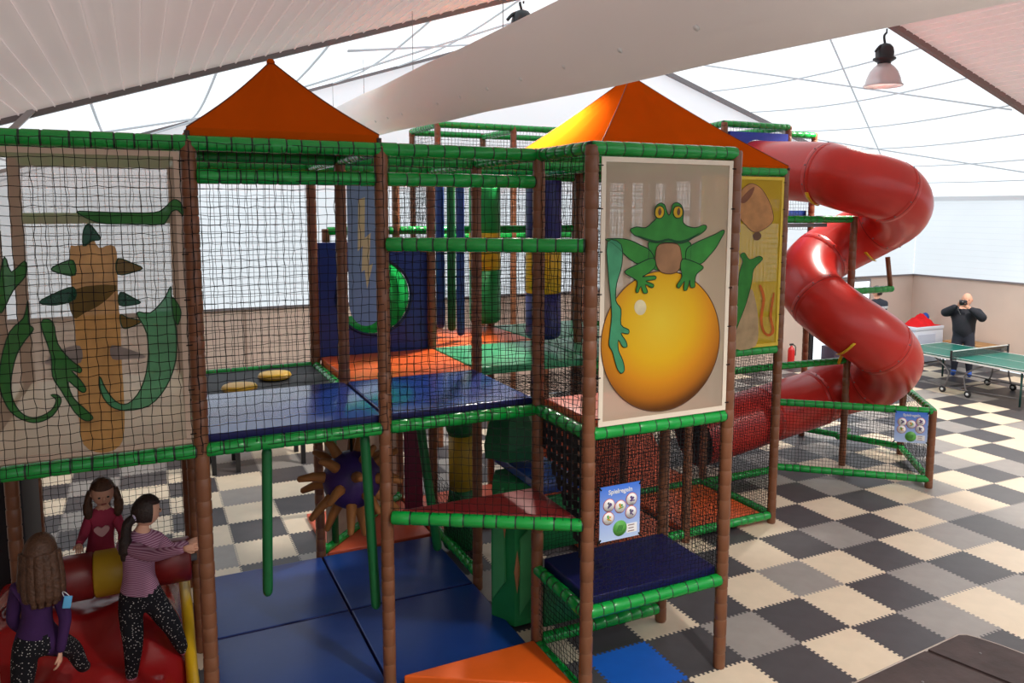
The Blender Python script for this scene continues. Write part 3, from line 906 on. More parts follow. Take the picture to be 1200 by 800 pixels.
# ================================================================== BANNERS
M_BAN = mat('beige_mesh_banner', srgb(206, 186, 164), .6, .3, .03, 4, transl=.35, see=.20)
M_BAN2 = mat('thin_beige_mesh_banner', srgb(196, 176, 154), .6, .3, .03, 4, transl=.30, see=.46)
M_BAN3 = mat('yellow_mesh_banner', srgb(214, 178, 40), .6, .3, .05, 4, transl=.35, see=.08)
def pm(name, rgb, see): return mat(name, srgb(*rgb), .5, .3, .24, 7, transl=.25, see=see)
PRINT_HERE = None
def banner(label, x0, x1, z0, z1, y, m, hem, prints):
    t = thing('printed_banner', label, 'banner', ((x0 + x1) / 2, y, z0), 'printed mesh banners tied to the play frame')
    mb = MB(); nx, nz = 10, 16; vs = []; fs = []
    for a in range(nx + 1):
        for b in range(nz + 1):
            vs.append((x0 + (x1 - x0) * a / nx, y + .003 * math.sin(a * 1.3 + b * .7), z0 + (z1 - z0) * b / nz))
    for a in range(nx):
        for b in range(nz):
            k = a * (nz + 1) + b
            fs.append((k, k + nz + 1, k + nz + 2, k + 1))
    mb.add(vs, fs, 0, True)
    mb.build('banner_cloth', m, t)
    h = .035
    hm = MB()
    for c, d in ((((x0 + x1) / 2, y - .004, z0 + h / 2), (x1 - x0, .006, h)), (((x0 + x1) / 2, y - .004, z1 - h / 2), (x1 - x0, .006, h)),
                 ((x0 + h / 2, y - .004, (z0 + z1) / 2), (h, .006, z1 - z0 - 2 * h)), ((x1 - h / 2, y - .004, (z0 + z1) / 2), (h, .006, z1 - z0 - 2 * h))):
        hm.box(c, d)
    hm.build('hem', hem, t)
    for k in range(7):
        zz = z0 + .06 + (z1 - z0 - .12) * k / 6
        for xx, s in ((x0 + .01, -1), (x1 - .01, 1)):
            MB().tube([(xx, y - .012, zz), (xx + s * .03, y - .012, zz), (xx + s * .05, y + .03, zz)], .004, 5).build('tie', M_NET, t)
    yy = y - .007
    for q, (nm, pts, pmx, outline) in enumerate(prints):
        sm = smooth_loop([(p[0], p[1]) for p in pts], 3)
        yq = yy - .0012 * q
        MB().prism([(p.x, p.y) for p in sm], 'y', yq - .0008, yq).build(nm, pmx, t)
        if outline:
            loop = [Vector((p.x, yq - .001, p.y)) for p in sm]
            MB().tube(loop + [loop[0]], outline[1], 4, caps=False).build('outline', outline[0], t)
    return t
INK = mat('dark_green_ink', srgb(18, 62, 34), .6)
INKB = mat('brown_ink', srgb(96, 62, 34), .6)
s_ = .06
GRN = pm('frog_green', (62, 150, 62), s_); GRN2 = pm('pale_frog_green', (84, 176, 130), .22)
def ball_mat():
    m = pm('golden_ball', (236, 190, 30), .04)
    nt = m.node_tree; b = nt.nodes['Principled BSDF']
    tc = nt.nodes.new('ShaderNodeTexCoord')
    sx = nt.nodes.new('ShaderNodeSeparateXYZ'); nt.links.new(tc.outputs['Object'], sx.inputs[0])
    # printed shading of the ball: distance from its highlight in the banner plane
    cmb = nt.nodes.new('ShaderNodeCombineXYZ'); nt.links.new(sx.outputs['X'], cmb.inputs[0]); nt.links.new(sx.outputs['Z'], cmb.inputs[1])
    sub = nt.nodes.new('ShaderNodeVectorMath'); sub.operation = 'DISTANCE'; nt.links.new(cmb.outputs[0], sub.inputs[0])
    sub.inputs[1].default_value = (-.06, .74, 0)
    mr = nt.nodes.new('ShaderNodeMapRange'); mr.inputs['From Min'].default_value = 0; mr.inputs['From Max'].default_value = .66
    nt.links.new(sub.outputs['Value'], mr.inputs['Value'])
    cr = nt.nodes.new('ShaderNodeValToRGB'); nt.links.new(mr.outputs[0], cr.inputs[0])
    els = cr.color_ramp.elements
    els[0].position = 0; els[0].color = (*srgb(242, 214, 60), 1)
    els[1].position = 1; els[1].color = (*srgb(92, 52, 18), 1)
    for p_, c_ in ((.45, (238, 192, 28)), (.70, (226, 152, 26)), (.88, (186, 112, 24))):
        e1 = els.new(p_); e1.color = (*srgb(*c_), 1)
    for l in list(nt.links):
        if l.to_socket == b.inputs['Base Color']: nt.links.remove(l)
    nt.links.new(cr.outputs[0], b.inputs['Base Color'])
    return m
DOL = (INK, .0035)
F_HEAD=[(-1.849,3.572),(-1.796,3.590),(-1.719,3.584),(-1.664,3.621),(-1.632,3.648),(-1.644,3.684),(-1.639,3.730),(-1.601,3.757),(-1.562,3.748),(-1.544,3.712),(-1.526,3.675),(-1.509,3.680),(-1.498,3.712),(-1.488,3.749),(-1.449,3.763),(-1.408,3.740),(-1.389,3.693),(-1.393,3.647),(-1.386,3.614),(-1.345,3.590),(-1.274,3.580),(-1.204,3.599),(-1.174,3.589),(-1.185,3.561),(-1.237,3.528),(-1.295,3.505),(-1.353,3.478),(-1.411,3.470),(-1.503,3.476),(-1.605,3.478),(-1.683,3.493),(-1.761,3.512),(-1.822,3.536)]
F_MOUTH=[(-1.794,3.531),(-1.684,3.502),(-1.605,3.490),(-1.521,3.504),(-1.434,3.487),(-1.342,3.501),(-1.226,3.547),(-1.342,3.485),(-1.434,3.470),(-1.520,3.488),(-1.605,3.473),(-1.694,3.485)]
F_EYE1=[(-1.644,3.693),(-1.634,3.725),(-1.601,3.739),(-1.569,3.721),(-1.563,3.684),(-1.582,3.655),(-1.615,3.650),(-1.638,3.666)]
F_EYE2=[(-1.484,3.693),(-1.474,3.726),(-1.440,3.738),(-1.407,3.721),(-1.399,3.684),(-1.417,3.656),(-1.451,3.651),(-1.474,3.666)]
F_PUP1=[(-1.617,3.698),(-1.603,3.725),(-1.588,3.698),(-1.597,3.673),(-1.610,3.673)]
F_PUP2=[(-1.452,3.698),(-1.437,3.726),(-1.423,3.698),(-1.431,3.673),(-1.445,3.673)]
F_BELLY=[(-1.593,3.463),(-1.434,3.461),(-1.397,3.385),(-1.394,3.309),(-1.450,3.250),(-1.565,3.258),(-1.617,3.316),(-1.625,3.390)]
F_TORSO=[(-1.661,3.492),(-1.342,3.487),(-1.309,3.402),(-1.319,3.326),(-1.381,3.271),(-1.622,3.279),(-1.680,3.345),(-1.681,3.419)]
F_THIGH1=[(-2.050,3.506),(-1.987,3.510),(-1.902,3.507),(-1.826,3.490),(-1.749,3.457),(-1.682,3.428),(-1.636,3.372),(-1.657,3.345),(-1.701,3.332),(-1.768,3.325),(-1.823,3.349),(-1.878,3.387),(-1.932,3.434),(-1.997,3.480)]
F_THIGH2=[(-1.351,3.412),(-1.317,3.444),(-1.247,3.476),(-1.165,3.503),(-1.081,3.531),(-1.015,3.559),(-0.999,3.544),(-1.031,3.492),(-1.077,3.425),(-1.136,3.369),(-1.206,3.313),(-1.289,3.316),(-1.348,3.336)]
F_LEG1=[(-2.036,3.489),(-1.922,3.469),(-1.912,3.325),(-1.953,3.193),(-1.958,3.071),(-1.913,3.008),(-1.911,2.897),(-1.845,2.856),(-1.851,2.826),(-1.910,2.836),(-1.865,2.771),(-1.857,2.733),(-1.893,2.736),(-1.931,2.788),(-1.929,2.713),(-1.891,2.636),(-1.875,2.566),(-1.904,2.543),(-1.941,2.590),(-1.979,2.705),(-2.009,2.757),(-2.003,2.842),(-1.991,2.964),(-2.001,3.086),(-2.025,3.268)]
F_ARM1=[(-1.890,3.275),(-1.789,3.321),(-1.650,3.366),(-1.626,3.304),(-1.699,3.251),(-1.736,3.233),(-1.632,3.236),(-1.624,3.211),(-1.706,3.201),(-1.638,3.174),(-1.652,3.150),(-1.712,3.177),(-1.689,3.120),(-1.726,3.116),(-1.749,3.166),(-1.770,3.124),(-1.792,3.131),(-1.779,3.198),(-1.824,3.230)]
F_ARM2=[(-1.376,3.353),(-1.233,3.311),(-1.192,3.278),(-1.254,3.235),(-1.268,3.178),(-1.267,3.140),(-1.307,3.141),(-1.316,3.193),(-1.337,3.124),(-1.369,3.125),(-1.363,3.188),(-1.408,3.139),(-1.432,3.159),(-1.387,3.221),(-1.405,3.297)]
F_BALL=[(-1.010,2.752),(-1.013,2.666),(-1.031,2.583),(-1.063,2.505),(-1.107,2.432),(-1.162,2.369),(-1.228,2.315),(-1.301,2.273),(-1.380,2.243),(-1.463,2.227),(-1.548,2.224),(-1.631,2.234),(-1.712,2.256),(-1.789,2.290),(-1.858,2.335),(-1.920,2.390),(-1.973,2.453),(-2.015,2.522),(-2.046,2.596),(-2.065,2.673),(-2.073,2.752),(-2.068,2.831),(-2.051,2.907),(-2.023,2.980),(-1.984,3.047),(-1.934,3.108),(-1.876,3.161),(-1.809,3.204),(-1.736,3.237),(-1.658,3.259),(-1.576,3.268),(-1.494,3.265),(-1.412,3.249),(-1.332,3.221),(-1.258,3.180),(-1.190,3.128),(-1.130,3.067),(-1.081,2.996),(-1.044,2.919),(-1.020,2.836)]
F_SHINE=[(-1.693,3.009),(-1.703,2.976),(-1.728,2.957),(-1.760,2.959),(-1.786,2.981),(-1.797,3.014),(-1.788,3.046),(-1.763,3.065),(-1.731,3.064),(-1.704,3.042)]
L_BODY=[(-5.364,3.469),(-5.336,3.489),(-5.280,3.498),(-5.241,3.539),(-5.208,3.476),(-5.142,3.491),(-5.111,3.442),(-5.118,3.208),(-5.115,2.992),(-5.119,2.720),(-5.117,2.555),(-5.124,2.334),(-5.159,2.215),(-5.257,2.184),(-5.357,2.253),(-5.373,2.473),(-5.368,2.742),(-5.362,3.008),(-5.369,3.219)]
L_CHEST=[(-5.369,3.219),(-5.121,3.240),(-5.207,3.132),(-5.303,3.079),(-5.369,3.051)]
L_SP1=[(-5.469,3.353),(-5.414,3.387),(-5.350,3.401),(-5.345,3.312),(-5.426,3.325)]
L_SP2=[(-5.108,3.405),(-5.028,3.376),(-4.972,3.342),(-5.031,3.317),(-5.113,3.309)]
L_SP3=[(-5.543,3.154),(-5.455,3.207),(-5.359,3.239),(-5.354,3.166),(-5.455,3.134)]
L_SP4=[(-5.104,3.197),(-5.039,3.161),(-4.992,3.127),(-5.041,3.113),(-5.113,3.116)]
L_SP5=[(-5.538,2.788),(-5.430,2.864),(-5.342,2.874),(-5.343,2.772),(-5.458,2.761)]
L_SP6=[(-5.169,2.866),(-5.055,2.825),(-4.979,2.775),(-5.082,2.772),(-5.169,2.779)]
L_SP7=[(-5.111,3.057),(-5.069,3.033),(-4.993,3.007),(-5.073,2.968),(-5.106,2.981)]
L_TAILR=[(-5.019,3.063),(-4.967,2.928),(-4.971,2.735),(-5.019,2.573),(-5.096,2.487),(-5.163,2.505),(-5.216,2.593),(-5.245,2.677),(-5.241,2.568),(-5.193,2.480),(-5.108,2.443),(-4.974,2.462),(-4.869,2.575),(-4.805,2.749),(-4.797,2.945),(-4.813,3.140),(-4.814,3.222),(-4.858,3.142),(-4.941,3.058)]
L_LEAFR=[(-4.813,3.151),(-4.779,3.110),(-4.762,3.048),(-4.785,2.972),(-4.808,3.029)]
L_LEG=[(-5.541,3.030),(-5.479,3.036),(-5.459,2.898),(-5.401,2.798),(-5.345,2.740),(-5.351,2.708),(-5.396,2.728),(-5.353,2.666),(-5.324,2.603),(-5.344,2.584),(-5.383,2.625),(-5.418,2.661),(-5.396,2.557),(-5.318,2.456),(-5.297,2.415),(-5.335,2.403),(-5.392,2.464),(-5.454,2.600),(-5.498,2.700),(-5.499,2.833)]
L_TAILL=[(-5.599,3.167),(-5.627,3.066),(-5.701,2.988),(-5.754,2.827),(-5.772,2.674),(-5.753,2.568),(-5.715,2.490),(-5.656,2.441),(-5.590,2.423),(-5.512,2.456),(-5.462,2.537),(-5.477,2.581),(-5.513,2.585),(-5.488,2.550),(-5.519,2.489),(-5.593,2.455),(-5.654,2.473),(-5.695,2.530),(-5.716,2.616),(-5.709,2.720),(-5.675,2.847),(-5.627,2.931),(-5.579,2.996),(-5.603,3.033)]
L_TOPG=[(-5.315,3.695),(-5.224,3.695),(-5.084,3.690),(-4.892,3.690),(-4.832,3.717),(-4.775,3.771),(-4.731,3.749),(-4.724,3.673),(-4.753,3.706),(-4.788,3.695),(-4.820,3.641),(-4.856,3.615),(-5.040,3.621),(-5.158,3.622),(-5.236,3.643)]
L_BUMPS=[(-5.285,3.582),(-5.255,3.623),(-5.221,3.581),(-5.196,3.528),(-5.243,3.519),(-5.290,3.488)]
L_LEAFL=[(-5.734,3.286),(-5.699,3.436),(-5.671,3.344),(-5.598,3.408),(-5.599,3.321),(-5.669,3.232),(-5.728,3.113),(-5.744,3.124)]
P_FACE=[(0.964,3.875),(1.056,3.969),(1.152,3.998),(1.291,3.934),(1.424,3.765),(1.471,3.594),(1.350,3.499),(1.202,3.462),(1.076,3.539),(0.974,3.652)]
P_MOUTH=[(0.979,3.810),(1.083,3.913),(1.179,3.961),(1.134,3.858),(1.041,3.783)]
P_SNOUT=[(1.179,3.434),(1.251,3.471),(1.303,3.423),(1.268,3.376),(1.206,3.377)]
P_LEG=[(0.969,2.382),(0.978,2.727),(1.002,3.012),(1.045,3.143),(1.005,3.210),(1.065,3.237),(1.142,3.160),(1.277,3.194),(1.329,3.155),(1.209,3.052),(1.180,2.890),(1.115,2.672),(1.026,2.474)]
P_BELLY=[(0.965,2.169),(0.954,2.440),(1.092,2.644),(1.182,2.833),(1.266,2.635),(1.302,2.419),(1.276,2.175)]
P_LINE=[(1.293,2.857),(1.351,2.709),(1.323,2.495),(1.369,2.336),(1.462,2.270),(1.549,2.324),(1.501,2.505),(1.527,2.749),(1.502,2.750),(1.463,2.507),(1.509,2.346),(1.460,2.300),(1.394,2.354),(1.362,2.493),(1.389,2.707),(1.331,2.855)]

banner('beige banner printed with a green frog sitting on a golden ball', X[2] + .055, X[3] - .055, 2.165, 4.075, YB - .035, M_BAN, mat('cream_hem', srgb(232, 218, 198), .6), [
    ('golden_ball_print', F_BALL, ball_mat(), (INKB, .004)),
    ('ball_shine', F_SHINE, pm('ball_shine', (236, 226, 190), .1), None),
    ('frog_torso', F_TORSO, GRN, DOL), ('frog_thigh', F_THIGH1, GRN, DOL), ('frog_thigh', F_THIGH2, GRN, DOL), ('frog_leg', F_LEG1, GRN2, DOL),
    ('frog_belly', F_BELLY, pm('frog_belly', (172, 128, 92), .05), (INKB, .003)),
    ('frog_arm', F_ARM1, GRN, DOL), ('frog_arm', F_ARM2, GRN, DOL), ('frog_head', F_HEAD, GRN, DOL),
    ('frog_mouth', F_MOUTH, pm('frog_mouth', (26, 84, 44), .05), None),
    ('frog_eye', F_EYE1, pm('frog_eye', (226, 184, 40), .05), DOL), ('frog_eye', F_EYE2, pm('frog_eye', (226, 184, 40), .05), DOL),
    ('pupil', F_PUP1, INKB, None), ('pupil', F_PUP2, INKB, None)])
LG = pm('lizard_green', (56, 128, 58), .22); LD = pm('lizard_dark', (22, 84, 60), .16); LT = pm('lizard_tan', (206, 158, 92), .2); LB = pm('lizard_brown', (118, 92, 36), .14); LGY = pm('lizard_grey', (150, 138, 132), .25)
LGT = pm('lizard_teal', (84, 160, 112), .3)
banner('see-through beige banner printed with a green lizard in front of a tan spiked body', X[-1] + .055, X[0] - .055, 2.18, 4.075, Y[0] - .040, M_BAN2, mat('tan_hem', srgb(196, 172, 152), .6), [
    ('lizard_body', L_BODY, LT, None), ('lizard_chest', L_CHEST, LB, None), ('spike', L_SP1, LG, DOL), ('spike', L_SP2, LB, DOL), ('spike', L_SP3, LD, DOL), ('spike', L_SP4, LD, DOL),
    ('spike', L_SP5, LGY, None), ('spike', L_SP6, LGY, None), ('spike', L_SP7, LB, DOL), ('lizard_tail', L_TAILR, LGT, DOL), ('lizard_tail', L_TAILL, LG, DOL),
    ('lizard_leg', L_LEG, LG, DOL), ('lizard_crest', L_TOPG, LG, DOL), ('lizard_bump', L_BUMPS, LD, DOL), ('leaf', L_LEAFR, LG, DOL), ('leaf', L_LEAFL, LG, DOL)])
banner('yellow banner printed with a pink face and a long green foot', X[4] + .055, X[5] - .045, 2.155, 4.075, Y[1] - .035, M_BAN3, mat('yellow_hem', srgb(222, 190, 60), .6), [
    ('pink_face', P_FACE, pm('pink_face', (206, 150, 96), .06), (INKB, .003)), ('snout', P_MOUTH, pm('snout', (150, 96, 70), .06), None), ('nostril', P_SNOUT, INKB, None),
    ('belly', P_BELLY, pm('belly', (200, 172, 132), .06), None), ('green_foot', P_LEG, GRN, DOL), ('swirl', P_LINE, pm('swirl', (214, 110, 40), .05), None)])
# ================================================================== RULE SIGNS
def text_mesh(txt, size, bold=.012):
    cu = bpy.data.curves.new('lettering', 'FONT')
    cu.body = txt; cu.size = size; cu.align_x = 'CENTER'; cu.extrude = .0006; cu.offset = bold * size
    o = bpy.data.objects.new('tmp', cu); COL.objects.link(o)
    bpy.context.view_layer.update()
    me = bpy.data.meshes.new_from_object(o.evaluated_get(bpy.context.evaluated_depsgraph_get()))
    bpy.data.objects.remove(o)
    return me
M_SBLUE = mat('sign_blue', srgb(108, 156, 226), .35, .4)
def rule_sign(loc, rz, w, h, label):
    """board in its own x/z plane facing -y"""
    t = thing('rule_sign', label, 'sign', loc, 'playing rule signs')
    t.rotation_euler = (0, 0, rz)
    ORI[t.name] = Vector((0, 0, 0))
    sm = mat('sign_gradient_blue', srgb(96, 148, 228), .35, .4)
    nt = sm.node_tree
    if not nt.nodes.get('grad'):
        tc = nt.nodes.new('ShaderNodeTexCoord'); sx = nt.nodes.new('ShaderNodeSeparateXYZ'); sx.name = 'grad'
        cr = nt.nodes.new('ShaderNodeValToRGB')
        mr = nt.nodes.new('ShaderNodeMapRange'); mr.inputs['From Min'].default_value = 0; mr.inputs['From Max'].default_value = .42
        cr.color_ramp.elements[0].color = (*srgb(186, 206, 240), 1); cr.color_ramp.elements[1].color = (*srgb(62, 118, 222), 1)
        nt.links.new(tc.outputs['Object'], sx.inputs[0]); nt.links.new(sx.outputs['Z'], mr.inputs['Value'])
        nt.links.new(mr.outputs[0], cr.inputs[0]); nt.links.new(cr.outputs[0], nt.nodes['Principled BSDF'].inputs['Base Color'])
    MB().box((0, 0, h / 2), (w, .008, h)).build('board', sm, t)
    me = text_mesh('Spielregeln', h * .115, .02)
    me.materials.clear(); me.materials.append(M_WHITE)
    o = bpy.data.objects.new('lettering', me); COL.objects.link(o); o.parent = t
    o.location = (0, -.006, h * .855); o.rotation_euler = (R(90), 0, 0)
    wh = mat('sign_white', srgb(238, 236, 236), .5); rd = mat('sign_red', srgb(196, 92, 96), .5)
    cols = [mat('sign_purple', srgb(88, 60, 120), .5), mat('sign_orange', srgb(216, 150, 50), .5), mat('sign_grey', srgb(90, 96, 110), .5), mat('sign_green', srgb(88, 168, 72), .5)]
    spots = [(-.28, .66, 2, 0), (.0, .60, 1, 3), (.28, .70, 0, 0), (-.29, .42, 3, 1), (.27, .46, 2, 0)]
    rad = .115 * w * 1.25
    for q, (u, v, ca_, cb_) in enumerate(spots):
        cx_, cz_ = u * w, v * h
        Mx = Matrix.Rotation(R(90), 4, 'X')
        p = MB().lathe([(rad, 0), (rad, .002)], (cx_, -.004, cz_), 22, M=Mx).build('picture_disc', rd, t)
        MB().lathe([(rad * .9, 0), (rad * .9, .0012)], (cx_, -.006, cz_), 22, M=Mx).build('disc_face', wh, p)
        mb = MB()
        k = rad
        mb.ball((cx_ - .1 * k, -.0075, cz_ + .32 * k), (.2 * k, .0012, .2 * k), 8)
        mb.box((cx_, -.0075, cz_ - .05 * k), (.28 * k, .0018, .6 * k), 0, M=Matrix.Rotation(R(25 * (-1) ** q), 4, 'Y'))
        mb.box((cx_ + .1 * k, -.0077, cz_ - .2 * k), (.85 * k, .0018, .16 * k), 1, M=Matrix.Rotation(R(-35 + 20 * q), 4, 'Y'))
        mb.box((cx_ + .25 * k, -.0079, cz_ + .18 * k), (.3 * k, .0018, .3 * k), 1, M=Matrix.Rotation(R(40), 4, 'Y'))
        mb.build('pictogram', [cols[ca_], cols[cb_]], p)
    Mx = Matrix.Rotation(R(90), 4, 'X')
    b = MB().lathe([(rad * 1.2, 0), (rad * 1.2, .002)], (-.0 * w, -.004, .20 * h), 18, M=Mx).build('picture_disc', cols[3], t)
    mb = MB()
    for q in range(4):
        mb.box((-.05 * w + q * .035 * w, -.0068, .20 * h), (.018 * w, .0015, .12 * h), M=Matrix.Rotation(R(20), 4, 'Y'))
    mb.build('pictogram', mat('sign_leaf', srgb(60, 130, 60), .5), b)
    lb = MB().box((.30 * w, -.005, .17 * h), (.26 * w, .002, .17 * h)).build('text_box', wh, t)
    mb = MB()
    for q in range(3): mb.box((.28 * w, -.0068, (.115 + .055 * q) * h), ((.16 - .03 * (q % 2)) * w, .0012, .014 * h))
    mb.build('text_line', mat('ink_grey', srgb(110, 70, 80), .5), lb)
    for sx_ in (-1, 1):
        for sz_ in (0, 1):
            MB().tube([(sx_ * w * .47, -.006, .02 + sz_ * (h - .04)), (sx_ * (w * .5 + .02), 0, sz_ * h + (.015 if sz_ else -.015))], .006, 5).build('cable_tie', M_NET, t)
    return t
rule_sign((-1.885, YB - .035, 1.295), 0, .35, .415, 'blue Spielregeln sign tied to the net above the navy bench')
fd = Vector((FB_[0] - FA[0], FB_[1] - FA[1], 0)).normalized()
fa_ = math.atan2(fd.y, fd.x)
sp = Vector((FB_[0], FB_[1], 0)) - fd * .27 + Vector((math.sin(fa_), -math.cos(fa_), 0)) * .06
rule_sign((sp.x, sp.y, .62), fa_, .40, .42, 'blue Spielregeln sign tied to the low fence under the red slide')

# ================================================================== THINGS INSIDE THE FRAME
# stepping discs on the net floor
for (x, y), txt in (((-4.257, 1.80), 'yellow round stepping pad nearest the blue deck mat'), ((-3.90, 2.19), 'yellow round stepping pad nearest the orange deck mat')):
    t = thing('stepping_disc', txt, 'stepping pad', (x, y, 2.135), 'yellow stepping pads')
    MB().lathe([(.12, 0), (.145, .01), (.15, .035), (.14, .05), (.10, .058), (0, .06)], (x, y, 2.135), 24).build('pad', M_YEL, t)
    MB().lathe([(.150, .018), (.155, .024), (.150, .03)], (x, y, 2.135), 24).build('piping', mat('tan_piping', srgb(200, 160, 90), .5), t)
# round-hole panel with green crawl tube
t = thing('crawl_tube_panel', 'blue padded panel with a round hole and a green crawl tube behind it', 'panel', ((X[1] + X[2]) / 2, Y[2] + .06, 2.13))
mb = MB(); holed(mb, -2.765, 2.79, .405, X[1] + .05, X[2] - .02, 2.15, 3.37, Y[2] + .04, Y[2] + .10)
mb.build('panel_board', mat('deep_blue_panel', srgb(22, 56, 138), .42, .5, .08, 4, .08, 5), t)
mb = MB()
holed(mb, -2.765, 2.79, .39, -2.765 - .3, -2.765 + .3, 2.79 - .3, 2.79 + .3, 0, 0) if False else None
ring = [(-2.765 + .405 * math.cos(2 * math.pi * q / 40), Y[2] + .035, 2.79 + .405 * math.sin(2 * math.pi * q / 40)) for q in range(41)]
MB().tube(ring, .016, 6, caps=False).build('hole_trim', mat('navy_trim', srgb(16, 30, 80), .45), t)
prof = []
for q in range(40):
    prof.append((.395 - (.02 if q % 2 else 0), -.02 + q * .032))
tb = MB().lathe(prof, (-2.765, Y[2] + .10, 2.79), 28, M=Matrix.Rotation(R(-90), 4, 'X'))
tb.f = [f for f in tb.f]
mm = mat('green_crawl_tube', srgb(36, 176, 84), .3, .5, transl=.65)
ob = MB(); k_ = 28
ob.v = tb.v; ob.f = [f for f in tb.f if len(f) == 4]; ob.m = [0] * len(ob.f); ob.s = [True] * len(ob.f)
ob.build('crawl_tube', mm, t)
# hanging pad with a lightning flash
t = thing('lightning_pad', 'blue hanging punch pad printed with a cream lightning flash', 'punch pad', (-3.12, 1.80, 2.64))
Mr = Matrix.Rotation(R(-12), 4, 'Z')
def padpoly():
    P = [(-.15, 4.05), (.15, 4.05), (.15, 2.86)]
    for q in range(0, 11): P.append((.15 * math.cos(math.pi * q / 10), 2.84 - .20 * math.sin(math.pi * q / 10)))
    P.append((-.15, 2.86))
    return P[::-1]
mb = MB().prism(padpoly(), 'y', -.045, .095)
mb.v = [tuple(Mr @ Vector(v) + Vector((-3.12, 1.80, 0))) for v in mb.v]
mb.m = [0] + [1] * (len(mb.f) - 1)
mb.build('pad_body', [mat('slate_blue_vinyl', srgb(132, 158, 198), .35, .5, .05), mat('navy_side', srgb(22, 32, 120), .4)], t)
fl_ = [(-.05, 3.80), (.01, 3.82), (.0, 3.45), (.055, 3.50), (.035, 3.20), (.07, 3.22), (.012, 2.98), (-.005, 3.16), (-.035, 3.14), (-.02, 3.38), (-.065, 3.33)]
mb = MB().prism(fl_, 'y', -.0485, -.0455)
mb.v = [tuple(Mr @ Vector(v) + Vector((-3.12, 1.80, 0))) for v in mb.v]
mb.build('lightning_print', mat('cream_print', srgb(226, 208, 160), .5), t)
# hanging foam poles
def foam_pole(a, b, r, m, label, group):
    a = Vector(a); b = Vector(b); d = (b - a).normalized()
    t = thing('foam_pole', label, 'foam pole', b, group)
    pts = [a, a + d * .05, b - d * .05, b - d * .02, b]
    MB().tube(pts, [r * .8, r, r, r * .9, r * .55], 14).build('foam_sleeve', m, t)
    MB().tube([a - d * .06, a + d * .02], r * .25, 6).build('hanging_cord', M_NET, t)
    return t
foam_pole((-4.24, Y[0] + .10, 2.05), (-4.27, Y[0] + .10, .95), .036, M_GSOFT, 'straight green foam pole hanging above the blue floor mats', 'green foam poles')
foam_pole((-3.535, Y[0] + .12, 2.05), (-3.476, Y[0] + .10, .67), .038, M_GSOFT, 'tilted green foam pole hanging in front of the spiked ball', 'green foam poles')
foam_pole((-2.712, 1.6, 1.98), (-2.51, 1.6, .42), .045, M_GSOFT, 'tilted green foam pole hanging behind the dark red step', 'green foam poles')
BLP = mat('mid_blue_vinyl', srgb(26, 62, 140), .4, .5, .08)
foam_pole((-1.78, 3.45, 4.08), (-1.78, 3.45, 2.30), .052, BLP, 'blue foam pole hanging beside the blue hole panel', 'foam poles over the orange mat')
foam_pole((-1.665, 3.38, 4.08), (-1.665, 3.38, 2.27), .05, M_GSOFT, 'green foam pole hanging between two blue ones', 'foam poles over the orange mat')
foam_pole((-1.68, 3.05, 4.08), (-1.68, 3.05, 2.26), .048, BLP, 'blue foam pole hanging in front of the green one', 'foam poles over the orange mat')
# punch bags
def punch_bag(x, y, z0, z1, r, bands, label):
    t = thing('punch_bag', label, 'punch bag', (x, y, z0), 'banded punch bags')
    for (za, zb, m) in bands:
        ends = [(r * .93, za), (r, za + .015), (r, zb - .015), (r * .985, zb)] if za > z0 + .01 else [(0, za), (r * .8, za), (r * .97, za + .03), (r, za + .06), (r, zb)]
        MB().lathe(ends, (x, y, 0), 26).build('bag_band', m, t)
    MB().tube([(x, y, z1 - .01), (x, y, ZT)], .012, 6).build('hanging_cord', M_NET, t)
punch_bag(-1.0, 2.30, 2.30, 4.02, .195, [(2.30, 2.80, mat('violet_blue_vinyl', srgb(34, 38, 112), .42)), (2.80, 3.30, M_YEL), (3.30, 4.02, MATS['violet_blue_vinyl'])], 'large blue and yellow banded punch bag hanging behind the frame corner')
GB = mat('bright_green_vinyl', srgb(24, 148, 72), .42, .5, .08)
punch_bag(-1.05, 3.80, 2.28, 3.98, .20, [(2.28, 2.95, GB), (2.95, 3.42, M_YEL), (3.42, 3.98, GB)], 'green punch bag with a yellow band hanging over the orange mat')
# spiked ball
bc = Vector((-3.40, 1.32, 1.36))
t = thing('spiked_ball', 'purple soft ball with brown spikes hanging under the deck', 'spiked ball', bc - Vector((0, 0, .27)))
MB().ball(bc, .255, 24).build('ball', mat('purple_vinyl', srgb(52, 30, 92), .5, .4, .1), t)
BRS = mat('brown_spike', srgb(150, 98, 52), .6, .3, .1)
rs = random.Random(3)
ga = math.pi * (3 - math.sqrt(5))
for q in range(24):
    zz = 1 - 2 * (q + .5) / 24
    rr = math.sqrt(1 - zz * zz)
    d = Vector((rr * math.cos(ga * q + .4), rr * math.sin(ga * q + .4), zz))
    L = .25
    a = bc + d * .22
    tip = a + d * L + Vector((0, 0, -.03))
    MB().tube([a, a + d * .05, a + d * .13, tip, tip + d * .012], [.050, .046, .040, .026, .012], 9).build('spike', BRS, t)
MB().tube([bc + Vector((0, 0, .24)), (bc.x, bc.y, 2.1)], .012, 6).build('hanging_cord', M_NET, t)
